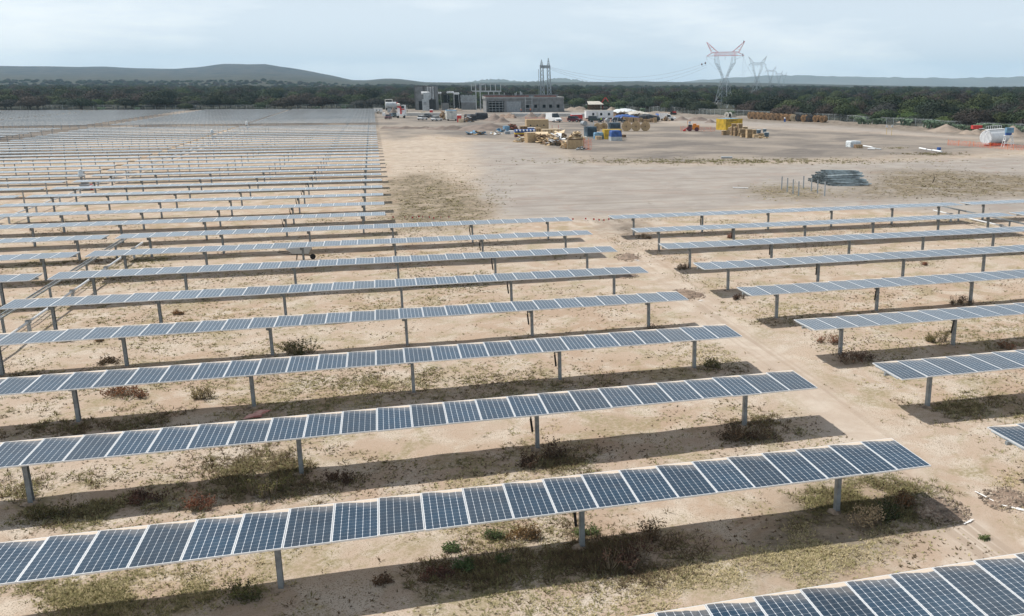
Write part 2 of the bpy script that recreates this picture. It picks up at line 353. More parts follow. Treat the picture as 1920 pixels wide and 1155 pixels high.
def make_ground():
    ang = np.concatenate([np.arange(-46, 40, .22), np.arange(40, 314, 4.)]); ang = np.radians(ang)
    rad = [3.0]
    while rad[-1] < 7600: rad.append(rad[-1]*(1.016 if rad[-1] < 700 else 1.035))
    rad = np.array(rad); na, nr = len(ang), len(rad)
    A, Rr = np.meshgrid(ang, rad); base = -YAW      # forward azimuth, clockwise from +Y
    X = np.sin(A+base)*Rr; Y = np.cos(A+base)*Rr; X = X.ravel(); Y = Y.ravel()
    Z = terrain(X, Y)
    vs = np.stack([X, Y, Z], 1); vs = np.vstack([vs, [[0, 0, 0]]])
    i = np.arange(nr-1)[:, None]*na; j = np.arange(na)[None, :]; j2 = (j+1) % na
    q = np.stack([i+j, i+na+j, i+na+j2, i+j2], -1).reshape(-1, 4)[:, ::-1]
    faces = q.tolist()+[(int(a_), int((a_+1) % na), nr*na)[::-1] for a_ in range(na)]
    me = bpy.data.meshes.new('ground'); me.from_pydata(vs.tolist(), [], faces)
    for nme in ('gravel', 'pale', 'grass', 'rubble', 'dust', 'cream'):
        at_ = me.attributes.new(nme, 'FLOAT', 'POINT'); at_.data.foreach_set('value', np.append(zone(nme, X, Y), 0).astype('f'))
    fo = behind_fence(X, Y, 2.).astype('f'); at_ = me.attributes.new('forest', 'FLOAT', 'POINT'); at_.data.foreach_set('value', np.append(fo, 0).astype('f'))
    me.polygons.foreach_set('use_smooth', [True]*len(me.polygons))
    mt, n, b, out = newmat('sandy_ground'); v = ocoord(n)
    def attr(k): a_ = nd(n, 'ShaderNodeAttribute'); a_.attribute_name = k; return a_.outputs['Fac']
    big = noi(n, .09, 4, .55, v); mid = noi(n, .7, 6, .62, v, .4); fine = noi(n, 7, 5, .7, v); vfine = noi(n, 28, 3, .7, v)
    sand = mixc(n, mr(n, big, .36, .64), (.40, .305, .235), (.46, .378, .308))
    sand = mixc(n, mr(n, mid, .42, .66), sand, (.54, .475, .405))
    sand = mixc(n, mr(n, fine, .48, .78, 0, .45), sand, (.33, .24, .165))
    # litter speckle
    lit = mth(n, 'MULTIPLY', mr(n, vfine, .54, .63), mr(n, mth(n, 'ADD', mth(n, 'MULTIPLY', mid, .6), mth(n, 'MULTIPLY', big, .4)), .42, .58, .28, .95))
    notpale = mth(n, 'SUBTRACT', 1, mth(n, 'MULTIPLY', attr('pale'), .85), clamp=True)
    lit = mth(n, 'MAXIMUM', lit, mth(n, 'MULTIPLY', mr(n, noi(n, 11, 4, .7, v), .60, .68), mr(n, mid, .46, .6, 0, .9))); lit = mth(n, 'MULTIPLY', lit, notpale)
    c = mixc(n, lit, sand, (.125, .095, .062))
    weed = mth(n, 'MULTIPLY', mr(n, noi(n, .45, 5, .65, v, .8), .48, .64), mth(n, 'MULTIPLY', notpale, mr(n, fine, .38, .58, .15, .85)))
    c = mixc(n, weed, c, (.27, .235, .14))
    pale = mixc(n, mr(n, mid, .35, .7), (.43, .36, .30), (.52, .455, .39))
    pale = mixc(n, mr(n, noi(n, .22, 6, .7, v, 1.2), .5, .72, 0, .55), pale, (.37, .28, .22))
    c = mixc(n, mth(n, 'MULTIPLY', attr('pale'), .9), c, pale)
    du_ = mixc(n, mr(n, noi(n, .22, 4, .6, v, .5), .35, .66), (.282, .258, .240), (.352, .328, .303))
    du_ = mixc(n, mr(n, noi(n, .16, 6, .72, v, 1.5), .50, .70, 0, .7), du_, (.30, .235, .205))
    du_ = mixc(n, mth(n, 'MULTIPLY', mr(n, noi(n, 1.1, 6, .75, v, .6), .58, .68), .5), du_, (.20, .165, .14))
    c = mixc(n, mth(n, 'MULTIPLY', attr('dust'), .95), c, du_)
    c = mixc(n, mth(n, 'MULTIPLY', attr('cream'), .8), c, mixc(n, mr(n, mid, .4, .65), (.40, .335, .275), (.50, .435, .365)))
    grav = mixc(n, mr(n, noi(n, .06, 5, .6, v, .5), .38, .62), (.150, .135, .124), (.28, .245, .21))
    grav = mixc(n, mr(n, noi(n, .5, 6, .75, v, 1), .5, .75, 0, .5), grav, (.35, .31, .275))
    def tracks(rz, sc_, lo, hi):
        q = nd(n, 'ShaderNodeMapping'); q.inputs['Rotation'].default_value = (0, 0, rz); q.inputs['Scale'].default_value = sc_; n.links.new(v, q.inputs[0])
        return mr(n, noi(n, 1., 3, .55, q.outputs[0], .6), lo, hi)
    tr = mth(n, 'MAXIMUM', tracks(.28, (.05, 1.3, 1), .56, .64), mth(n, 'MULTIPLY', tracks(-.9, (.04, 1.1, 1), .58, .66), .8))
    c = mixc(n, mth(n, 'MULTIPLY', mth(n, 'MULTIPLY', tr, mth(n, 'ADD', attr('dust'), attr('cream'), clamp=True)), .6), c, (.235, .20, .17))
    lane = tracks(0, (2.6, .035, 1), .50, .60)
    c = mixc(n, mth(n, 'MULTIPLY', mth(n, 'MULTIPLY', lane, attr('pale')), .75), c, (.33, .26, .205))
    grav = mixc(n, mth(n, 'MULTIPLY', tr, .35), grav, (.38, .34, .30))
    c = mixc(n, attr('gravel'), c, grav)
    gr = mixc(n, mr(n, noi(n, 1.6, 5, .7, v), .35, .65), (.10, .083, .055), (.29, .24, .175))
    c = mixc(n, mth(n, 'MULTIPLY', attr('grass'), mr(n, noi(n, .35, 4, .6, v), .3, .55, .35, 1)), c, gr)
    c = mixc(n, attr('rubble'), c, mixc(n, mr(n, mid, .38, .62), (.15, .128, .108), (.25, .215, .18)))
    fl = mixc(n, mr(n, noi(n, .02, 8, .75, v), .36, .62), (.030, .038, .026), (.060, .055, .040))
    fl = mixc(n, mr(n, noi(n, .11, 5, .7, v), .52, .72, 0, .6), fl, (.022, .030, .018))
    fl = mixc(n, mr(n, noi(n, .0035, 7, .65, v), .5, .68, 0, .35), fl, (.072, .062, .05))
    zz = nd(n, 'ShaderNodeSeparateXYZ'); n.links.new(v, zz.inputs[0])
    scrub = mixc(n, mr(n, noi(n, .022, 9, .78, v), .38, .62), (.016, .036, .058), (.088, .088, .088))  # hill scrub with blue haze tinted into its colour
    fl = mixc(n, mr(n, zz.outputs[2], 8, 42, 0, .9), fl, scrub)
    c = mixc(n, attr('forest'), c, fl)
    n.links.new(c, b.inputs['Base Color']); b.inputs['Roughness'].default_value = .95; b.inputs['Specular IOR Level'].default_value = .15
    bp = nd(n, 'ShaderNodeBump'); bp.inputs['Strength'].default_value = .45; bp.inputs['Distance'].default_value = .05
    n.links.new(mth(n, 'ADD', mth(n, 'MULTIPLY', mid, .9), mth(n, 'ADD', mth(n, 'MULTIPLY', fine, .6), mth(n, 'MULTIPLY', vfine, .25))), bp.inputs['Height']); n.links.new(bp.outputs[0], b.inputs['Normal'])
    me.materials.append(mt); o = bpy.data.objects.new('ground', me); C.objects.link(o); tag(o, kind='structure')
make_ground()

def far_range(name, us, vs, dist, col):
    mt = mat(name+'_scrub', col, .95, 0, .1, .004)
    m_ = MB(); n = len(us); pts = []
    dense = np.linspace(us[0], us[-1], 90); dv = np.interp(dense, us, vs)
    ridge = []; foot = []; back = []
    for i, (u, v) in enumerate(zip(dense, dv)):
        a_ = (u-PCX)/FPX*cp*dist; fz = CAMH+(155.76+0.0022*(u-705)-v)*.941/FPX*dist+random.uniform(-1, 1)*4
        def wp(dd, z): k = dd/dist; aa = a_*k; return (cs*aa-sn*dd, sn*aa+cs*dd, z)
        ridge.append(wp(dist, fz)); foot.append(wp(dist*.86, -70)); back.append(wp(dist*1.12, -70))
    m_.v = ridge+foot+back; N = len(ridge)
    for i in range(N-1):
        m_.f += [(i, i+1, N+i+1, N+i)[::-1], (i, 2*N+i, 2*N+i+1, i+1)[::-1]]; m_.m += [0, 0]; m_.sm += [True, True]
    tag(m_.build(name, mt), kind='structure')
far_range('hills', [850, 880, 905, 925, 945, 975, 1000, 1022, 1040, 1052, 1068, 1100, 1130], [156, 152.5, 150, 148, 149, 152.6, 153, 150, 147, 146.5, 148.5, 152.5, 156], 5200, (.10, .11, .10))
far_range('distant_hills', [1240, 1290, 1340, 1385, 1440, 1480, 1540, 1600, 1700, 1780, 1850, 1920, 2100], [158, 152, 148, 144.5, 142, 141.5, 142.5, 143, 145.5, 146.5, 145, 144, 146], 6900, (.12, .12, .11))

# ------------------------------------------------------------------ solar trackers
MW, ML, MZ = .994, 1.96, 1.525
def module_into(m_, x, y, uvs, z=MZ, posts=False):
    a, b_, f = MW/2, ML/2, .019; h = .04
    vs = [(x-a, y-b_, z-h), (x+a, y-b_, z-h), (x+a, y+b_, z-h), (x-a, y+b_, z-h), (x-a, y-b_, z), (x+a, y-b_, z), (x+a, y+b_, z), (x-a, y+b_, z),
          (x-a+f, y-b_+f, z), (x+a-f, y-b_+f, z), (x+a-f, y+b_-f, z), (x-a+f, y+b_-f, z)]
    fs = [(3, 2, 1, 0), (0, 1, 5, 4), (1, 2, 6, 5), (2, 3, 7, 6), (3, 0, 4, 7), (4, 5, 9, 8), (5, 6, 10, 9), (6, 7, 11, 10), (7, 4, 8, 11)]
    m_.add(vs, fs, 0); k = len(m_.f); m_.add(vs[8:], [(0, 1, 2, 3)], 1); uvs.append(k)
def set_uv(me, uvs):
    l = me.uv_layers.new(name='UVMap')
    for k in uvs:
        for li, c in zip(me.polygons[k].loop_indices, ((0, 0), (1, 0), (1, 1), (0, 1))): l.data[li].uv = c
m_ = MB(); uvs = []; module_into(m_, 0, 0, uvs, 0); MODULE = m_.mesh('solar_module', [M['alu'], M['cells']]); set_uv(MODULE, uvs)
def post_mesh():
    m_ = MB()      # C-section pile
    m_.box((0, .0, .66), (.016, .17, 1.5)); m_.box((.055, .078, .66), (.11, .014, 1.5)); m_.box((.055, -.078, .66), (.11, .014, 1.5))
    m_.box((-.06, 0, 1.25), (.10, .12, .16), 0); return m_.mesh('post', M['steel'])
POST = post_mesh()
m_ = MB(); m_.box((0, 0, 1.36), (.17, .16, .09)); m_.tube((-.09, 0, 1.41), (.09, 0, 1.41), .085, n=10); BEAR = m_.mesh('bearing', M['black'])
def foot_mesh():
    m_ = MB(); n = 14; vs = [(0, 0, .075)]
    for rr, z in ((.15, .05), (.20, .02), (.24, -.03)):
        for i in range(n):
            t = 2*math.pi*i/n; q = rr*(1+.13*math.sin(3*t+1)+.07*math.sin(5*t)); vs.append((q*math.cos(t), q*math.sin(t), z))
    fs = [(0, 1+i, 1+(i+1) % n) for i in range(n)]
    for k in range(2): fs += [(1+k*n+i, 1+(k+1)*n+i, 1+(k+1)*n+(i+1) % n, 1+k*n+(i+1) % n) for i in range(n)]
    m_.add(vs, fs, 0, True); return m_.mesh('footing', M['stone'])
FOOT = foot_mesh()
m_ = MB(); m_.tube((-.20, -.30, 1.42), (-.10, -.02, .62), .022, n=6); m_.tube((-.17, -.20, 1.12), (-.10, -.02, .62), .036, n=6); DAMP = m_.mesh('damper', M['black'])
def tube_mesh(n):
    m_ = MB(); m_.box((-n*1.005/2, 0, 1.41), (n*1.005+.16, .10, .10))
    for i in range(n+1): m_.box((-i*1.005, 0, 1.472), (.05, 1.5, .024))
    return m_.mesh('torque_tube', M['steel'])
TUBE = {30: tube_mesh(30)}
ORD = 'first second third fourth fifth sixth seventh eighth ninth tenth eleventh twelfth thirteenth fourteenth fifteenth sixteenth seventeenth eighteenth nineteenth twentieth'.split()
def ordn(k):
    if k <= 20: return ORD[k-1]
    t = {2: 'twenty', 3: 'thirty', 4: 'forty', 5: 'fifty'}
    return {0: {20: 'twentieth', 30: 'thirtieth', 40: 'fortieth', 50: 'fiftieth'}.get(k)}.get(k % 10) or t[k//10]+'-'+ORD[k % 10-1]
P55 = [1.72+5.565*i for i in range(6)][:5]+[28.4]; P70 = [2.22, 9.30, 16.37, 23.4, 28.3]
def far_table_mesh():
    m_ = MB(); uvs = []
    for i in range(30): module_into(m_, -(i+.5)*1.005, 0, uvs)
    m_.box((-15.075, 0, 1.41), (30.3, .10, .10), 2)
    for p in P55: m_.box((-p, 0, .69), (.09, .12, 1.42), 2); m_.box((-p, 0, 1.37), (.13, .15, .08), 3)
    me = m_.mesh('solar_tracker', [M['alu'], M['cells'], M['palegrey'], M['steel']]); set_uv(me, uvs); return me
FAR_TABLE = far_table_mesh()
def near_table(xr, r, label, group, posts, name='solar_tracker', yy=0):
    e = empty(name, (xr+SH*r, Y0R+S*r+yy, 0), 0, label, 'solar tracker', group)
    tl = random.gauss(-.006, .008)
    for i in range(30):
        o = part('solar_module', MODULE, e, (-(i+.5)*1.005, 0, MZ)); o.rotation_euler.x = tl+random.gauss(0, .0035); o.rotation_euler.y = random.gauss(0, .002); o.location.z += random.gauss(0, .002)
    part('torque_tube', TUBE[30], e)
    for k, p in enumerate(posts):
        q = part('post', POST, e, (-p, 0, 0)); part('bearing', BEAR, q)
        f_ = part('footing', FOOT, q, (0, 0, 0), random.uniform(0, 6))
        if k == 1: part('damper', DAMP, q)
    return e
def far_table(xr, r, label, group):
    o = bpy.data.objects.new('solar_tracker', FAR_TABLE); C.objects.link(o); o.location = (xr+SH*r, Y0R+S*r, T(xr, Y0R+S*r)*0); tag(o, label, 'solar tracker', group)
XF, XRL = 13.4706, 16.6328
for r in range(-1, 8):
    k = ordn(r+2)
    near_table(XF, r, f'{k} panel row from the camera, in the front block left of the dirt track', 'panel rows in the front block', P70 if r < 2 else P55)
    near_table(XRL+30.15, r, f'blue panel row right of the dirt track, {k} from the camera', 'panel rows right of the dirt track', [30.15-p for p in (P55 if 1 else P70)])
for r in range(2, 8):
    near_table(XF-30.93, r, f'{ordn(r+2)} panel row from the camera, at the left edge beyond the gap', 'panel rows beyond the drive shaft gap', P55)
for r in (5, 6, 7):
    near_table(XRL+30.15+.9+30.15, r, f'{ordn(8-r)} panel row from the back, at the right edge beyond the gap', 'panel rows at the right edge', [30.15-p for p in P55])
for r in range(8, 33):
    k = ordn(r-7)
    (near_table if r < 15 else lambda a, b_, c, d, e_: far_table(a, b_, c, d))(.26, r, f'{k} row of the long left block, part ending at the bare ground', 'panel rows of the long left block', P55)
    far_table(-30.75, r, f'{k} row of the long left block, part left of the diagonal gap', 'panel rows left of the diagonal gap')
    if r >= 14: far_table(-66.2, r, f'{k} row of the long left block, part left of the dirt lane', 'panel rows left of the dirt lane')
    if r >= 27: far_table(-97.2, r, f'{k} row of the long left block, part at the far left edge', 'panel rows at the far left')
for r in range(35, 56):
    k = ordn(r-34)
    for x0, lb in ((.26, 'part ending at the parked vehicles'), (-30.75, 'part left of the fine diagonal line'), (-66.2, 'part just left of the dark lane'), (-97.2, 'pale part farther left'), (-128.2, 'part at the far left edge')):
        far_table(x0, r, f'{k} row beyond the cross road, {lb}', 'panel rows beyond the cross road')

# drive shafts and cable ladders running along the gaps between tables
def drive_line(x, r0, r1, label, n_ladder=True, side=1, lad=None):
    y0, y1 = Y0R+S*r0, Y0R+S*r1; e = empty('drive_line', (x, y0, 0), 0, label, 'drive shaft', 'drive shafts between tables')
    dy = y1-y0; s_ = SH*(r1-r0)
    m_ = MB(); m_.tube((0, 0, .62), (s_, dy, .62), .065, n=8); m_.build('shaft', M['alu'], e)
    if n_ladder:
        L = lad if lad is not None else -1.15; m_ = MB(); N = int(dy/.3)
        m_.box((L+s_/2, dy/2, .98), (.035, dy, .07), rz=-SH/S*0+math.atan2(-s_, dy)); m_.box((L+.27+s_/2, dy/2, .98), (.035, dy, .07), rz=math.atan2(-s_, dy))
        for i in range(N): t = (i+.5)/N; m_.box((L+.135+s_*t, dy*t, .965), (.27, .04, .02))
        m_.build('cable_ladder', M['steel'], e)
        m_ = MB()
        for i in range(int((r1-r0))+1): m_.box((L+.14+SH*i, i*S, .48), (.10, .10, 1.0))
        m_.build('ladder_support', M['steel'], e)
    for i in range(int(r1-r0)+1):
        m_ = MB(); m_.box((0, 0, .36), (.12, .14, .72)); m_.box((0, 0, .64), (.2, .22, .16)); o = m_.build('gearbox_post', M['palegrey'], e); o.location = (SH*i, i*S, 0)
    return e
drive_line(-16.0, 2, 7.4, 'white drive shaft and cable ladder in the left gap of the front block')
drive_line(46.2, 4, 7.4, 'grey drive shaft and cable ladder crossing the rows at the right edge', side=-1, lad=.6)
drive_line(-30.0+.26, 8, 31, 'pale drive shaft running diagonally through the long left block', n_ladder=False)

# ------------------------------------------------------------------ trees and forest
def crown_mesh(name, rad, h, n, leaf, mtl, lobes=7, seed=0, flat=.62, gap=.0):
    rg = np.random.default_rng(seed); cen = []
    for i in range(lobes):
        a_ = rg.uniform(0, 2*math.pi); q = rad*.50*math.sqrt(rg.uniform(0.2, 1)) if i else 0
        cen.append((q*math.cos(a_), q*math.sin(a_), h*(.56-.30*(q/rad))*rg.uniform(.85, 1.1), rad*(rg.uniform(.40, .58) if i else .68)))
    cen = np.array(cen); k = rg.integers(0, lobes, n); d = rg.normal(size=(n, 3)); d /= np.linalg.norm(d, axis=1)[:, None]
    d[:, 2] = np.abs(d[:, 2])*.95-.42*rg.uniform(0, 1, n)
    rr = cen[k, 3]*(1-.35*rg.uniform(0, 1, n)**3)*(1+.12*np.sin(d[:, 0]*9+k)*np.cos(d[:, 1]*8))
    p = cen[k, :3]+d*rr[:, None]*np.array([1, 1, flat*1.15])
    p[:, 2] = np.maximum(p[:, 2], .12+.10*h*rg.uniform(0, 1, n))
    nn = d+rg.normal(size=(n, 3))*.33; nn /= np.linalg.norm(nn, axis=1)[:, None]
    t1 = np.cross(nn, rg.normal(size=(n, 3))); t1 /= np.linalg.norm(t1, axis=1)[:, None]; t2 = np.cross(nn, t1)
    s = leaf*rg.uniform(.55, 1.35, n)[:, None]
    v = np.stack([p-t1*s*.6-t2*s*.35, p+t1*s*.55-t2*s*.5, p+t1*s*.25+t2*s*.6, p-t1*s*.5+t2*s*.4], 1).reshape(-1, 3)
    me = bpy.data.meshes.new(name); me.vertices.add(len(v)); me.vertices.foreach_set('co', v.ravel().astype('f'))
    me.loops.add(n*4); me.loops.foreach_set('vertex_index', np.arange(n*4, dtype='i')); me.polygons.add(n); me.polygons.foreach_set('loop_start', np.arange(0, n*4, 4, dtype='i'))
    me.materials.append(mtl); me.update(); me.validate(); return me
def trunk_mesh(rad, h, seed):
    random.seed(seed); m_ = MB()
    m_.tube((0, 0, -.3), (.1, .05, h*.22), .16, .12, 7)
    for i in range(5):
        a_ = i*1.26+random.uniform(-.3, .3); e1 = Vector((math.cos(a_)*rad*.28, math.sin(a_)*rad*.28, h*.42)); m_.tube((.1, .05, h*.2), e1, .09, .06, 6)
        for j in range(2):
            b2 = a_+random.uniform(-.6, .6); e2 = Vector((math.cos(b2)*rad*.55, math.sin(b2)*rad*.55, h*random.uniform(.55, .75))); m_.tube(e1, e2, .05, .02, 5)
    return m_.mesh('trunk', M['bark'])
SPEC = [('leaf0', 4.2, 5.0), ('leaf1', 4.8, 5.4), ('leaf2', 3.8, 4.2), ('leaf3', 3.4, 4.2), ('leaf4', 3.6, 4.0), ('leaf1', 3.0, 4.6), ('leaf0', 3.2, 3.8), ('leaf2', 4.6, 4.8)]
CROWNS = [crown_mesh('crown', r_, h_, 5200, .20 if i != 4 else .17, M[k], lobes=5+i % 3, seed=40+i) for i, (k, r_, h_) in enumerate(SPEC)]
TRUNKS = [trunk_mesh(r_, h_, i) for i, (k, r_, h_) in enumerate(SPEC)]
random.seed(5)
KIND = ['olive green', 'dull green', 'brown twiggy', 'bright green', 'bare grey', 'narrow dull green', 'small olive', 'wide brown']
def hfence(u): return np.interp(u, [p[0] for p in FENCE], [depth(f) for f in FW])
def world(u, b, z=0):      # pixel column + forward distance -> ground point
    a_ = (u-PCX)/FPX*b*cp*1.0; return cs*a_-sn*b, sn*a_+cs*b
near_pts = []; tries = 0
NEARBAND = 40.
while len(near_pts) < 285 and tries < 30000:
    tries += 1
    u = random.uniform(-150, 2080); bf = float(hfence(u)); b_ = bf+8.5+random.random()**1.1*NEARBAND*(1.0 if u < 1150 else 1.25)
    if random.random() > bf/400*1.0+.12: continue
    x, y = world(u, b_); sc_ = random.uniform(.72, 1.28); k = random.randrange(8)
    if any((x-q[0])**2+(y-q[1])**2 < (3.1*(sc_+q[2]))**2 for q in near_pts): continue
    if abs(u-1357) < 27 and b_ < 446: continue
    near_pts.append((x, y, sc_, k, u, b_))
near_pts.sort(key=lambda q: q[4])
def refplace(u):
    for lim, t in ((350, 'behind the far left panels'), (720, 'behind the far panels'), (900, 'behind the tall block wall'), (1070, 'behind the concrete building'), (1150, 'behind the open hut'), (1300, 'behind the tarpaulins and white pickup'), (1420, 'near the red-topped pylon'), (1560, 'behind the row of cable drums'), (1720, 'behind the fence above the small signs'), (1840, 'behind the fence left of the white tank'), (9999, 'behind the white tank')):
        if u < lim: return t
cnt = {}
for x, y, s_, k, u, b_ in near_pts:
    key = (k, refplace(u)); cnt[key] = cnt.get(key, 0)+1
seen = {}
for x, y, s_, k, u, b_ in near_pts:
    key = (k, refplace(u)); seen[key] = seen.get(key, 0)+1
    lb = f'{KIND[k]} tree {key[1]}'
    if cnt[key] > 1: lb += f', {ordn(seen[key])} from the left'
    e = empty('mesquite_tree', (x, y, T(x, y)), random.uniform(0, 6.3), lb, 'tree', 'trees behind the fence'); e.scale = (s_*1.5, s_*1.5, s_*random.uniform(1.0, 1.25))
    part('crown', CROWNS[k], e); part('trunk', TRUNKS[k], e)

# the wood beyond: one mass, crowns scattered by geometry nodes
def forest_mass():
    pts = []; idx = []; scl = []; rot = []
    def fill(b0f, b1, dens, s0, s1):
        n = int(1.25*(b1**2-b0f**2)/2*dens)
        t = rng.uniform(-.84, .56, n); b_ = np.sqrt(rng.uniform(b0f**2, b1**2, n)); a_ = t*b_; x = cs*a_-sn*b_; y = sn*a_+cs*b_
        off = np.where(PCX+FPX*t/cp > 1150, NEARBAND*1.25, NEARBAND)+4
        ok = behind_fence(x, y, 0) & behind_fence(x-off*(-sn)*1.0, y-off*cs, 0)
        x, y = x[ok], y[ok]; nn = np.array([noise.noise(Vector((p*.008, q*.008, 0))) for p, q in zip(x, y)])
        ok = rng.uniform(0, 1, len(x)) < .62+nn*1.3
        x, y, nn = x[ok], y[ok], nn[ok]; z = terrain(x, y)
        pts.append(np.stack([x, y, z], 1)); idx.append(rng.integers(0, 8, len(x))); scl.append(rng.uniform(s0, s1, len(x)))
    fill(190, 700, 1/80., .9, 1.75); fill(700, 1300, 1/140., 1.1, 1.9); fill(1300, 1900, 1/300., 1.0, 1.6)
    P = np.vstack(pts).astype('f'); I = np.concatenate(idx).astype('i'); Sx = np.concatenate(scl).astype('f')
    a_, b_ = forward_coords(P[:, 0], P[:, 1]); uu = PCX+FPX*a_/(b_*cp); keep = ~((np.abs(uu-1357) < 25) & (b_ < 446)); P, I, Sx = P[keep], I[keep], Sx[keep]     # the pylon stands in a clearing
    me = bpy.data.meshes.new('wood'); me.vertices.add(len(P)); me.vertices.foreach_set('co', P.ravel())
    for nme, ty, d_ in (('kidx', 'INT', I), ('ksc', 'FLOAT', Sx), ('krot', 'FLOAT', rng.uniform(0, 6.28, len(P)).astype('f'))):
        a_ = me.attributes.new(nme, ty, 'POINT'); a_.data.foreach_set('value', d_)
    o = bpy.data.objects.new('distant_wood', me); C.objects.link(o); tag(o, 'dense dark scrub wood stretching to the horizon', 'wood', kind='stuff')
    g = bpy.data.node_groups.new('scatter_crowns', 'GeometryNodeTree'); g.interface.new_socket('Geometry', in_out='INPUT', socket_type='NodeSocketGeometry'); g.interface.new_socket('Geometry', in_out='OUTPUT', socket_type='NodeSocketGeometry')
    gi = g.nodes.new('NodeGroupInput'); go_ = g.nodes.new('NodeGroupOutput'); iop = g.nodes.new('GeometryNodeInstanceOnPoints'); g2i = g.nodes.new('GeometryNodeGeometryToInstance')
    for k in range(7, -1, -1):
        # each kind of crown is read from a tree that stands near the fence
        src = [o_ for o_ in C.objects if o_.name.startswith('crown') and o_.data is CROWNS[k]]
        oi = g.nodes.new('GeometryNodeObjectInfo'); oi.transform_space = 'ORIGINAL'; oi.inputs['Object'].default_value = src[0]; g.links.new(oi.outputs['Geometry'], g2i.inputs[0])
    def attr(nm, ty):
        a_ = g.nodes.new('GeometryNodeInputNamedAttribute'); a_.data_type = ty; a_.inputs['Name'].default_value = nm; return a_.outputs['Attribute']
    g.links.new(gi.outputs[0], iop.inputs['Points']); g.links.new(g2i.outputs[0], iop.inputs['Instance']); iop.inputs['Pick Instance'].default_value = True
    g.links.new(attr('kidx', 'INT'), iop.inputs['Instance Index']); g.links.new(attr('ksc', 'FLOAT'), iop.inputs['Scale'])
    cx = g.nodes.new('ShaderNodeCombineXYZ'); g.links.new(attr('krot', 'FLOAT'), cx.inputs[2]); g.links.new(cx.outputs[0], iop.inputs['Rotation'])
    g.links.new(iop.outputs[0], go_.inputs[0]); md = o.modifiers.new('scatter', 'NODES'); md.node_group = g
    print('forest instances', len(P))
forest_mass()

# prickly pears along the fence
def cactus_mesh(seed):
    random.seed(seed); m_ = MB()
    def pad(p, d, sz, lvl):
        d = d.normalized(); a_ = d.orthogonal().normalized(); a_.rotate(Matrix.Rotation(random.uniform(0, 6), 3, d)); b2 = d.cross(a_); vs = []
        c = p+d*sz*.5; n = 9
        for s_ in (-1, 1):
            for i in range(n):
                t = 2*math.pi*i/n; vs.append(c+a_*math.cos(t)*sz*.36+d*math.sin(t)*sz*.52+b2*s_*.03)
        m_.add(vs, [tuple(range(n))[::-1], tuple(range(n, 2*n))]+[(i, (i+1) % n, n+(i+1) % n, n+i) for i in range(n)])
        if lvl:
            for _ in range(random.choice((2, 2, 3))):
                pad(c+d*sz*.4, d+Vector((random.uniform(-.9, .9), random.uniform(-.9, .9), random.uniform(0, .6))), sz*.93, lvl-1)
    for i in range(6):
        pad(Vector((random.uniform(-.8, .8), random.uniform(-.8, .8), -.05)), Vector((random.uniform(-.5, .5), random.uniform(-.5, .5), 1)), .52, 3)
    return m_.mesh('prickly_pear', M['cactus'])
CAC = [cactus_mesh(i) for i in range(3)]; random.seed(3)
us = [1480, 1622, 1636, 1648, 1655, 1700, 1708, 1745, 1752, 1768, 1780, 1800, 1812, 1832, 1850, 1862, 1874, 1896, 1906, 1915, 1420, 1370, 1100, 1162, 1205, 640, 590, 480, 250, 180]
for i, u in enumerate(sorted(us)):
    b_ = float(hfence(u))+random.uniform(1.6, 3.2); x, y = world(u, b_); o = bpy.data.objects.new('prickly_pear', CAC[i % 3]); C.objects.link(o); o.location = (x, y, T(x, y)); o.rotation_euler.z = random.uniform(0, 6); s_ = random.uniform(.8, 1.25); o.scale = (s_*1.2, s_*1.2, s_)
    tag(o, f'grey-green prickly pear just behind the fence, {ordn(i+1)} from the left', 'cactus', 'prickly pears behind the fence')

# ------------------------------------------------------------------ ground cover near the camera
def nval(x, y, s, z=0.): return noise.noise(Vector((x*s, y*s, z)))
def tone_mat():
    mt, n, b, out = newmat('dry_weeds'); a_ = nd(n, 'ShaderNodeAttribute'); a_.attribute_name = 'tone'
    cr = nd(n, 'ShaderNodeValToRGB'); cr.color_ramp.interpolation = 'LINEAR'; el = cr.color_ramp.elements
    cols = [(0, (.10, .075, .05)), (.3, (.165, .12, .075)), (.55, (.185, .18, .085)), (.8, (.36, .32, .17)), (1, (.55, .46, .30))]
    el[0].position = 0; el[0].color = (*cols[0][1], 1); el[1].position = 1; el[1].color = (*cols[-1][1], 1)
    for p, c in cols[1:-1]: q = el.new(p); q.color = (*c, 1)
    n.links.new(a_.outputs['Fac'], cr.inputs[0]); n.links.new(cr.outputs[0], b.inputs['Base Color']); b.inputs['Roughness'].default_value = .9; b.inputs['Specular IOR Level'].default_value = .1
    return mt
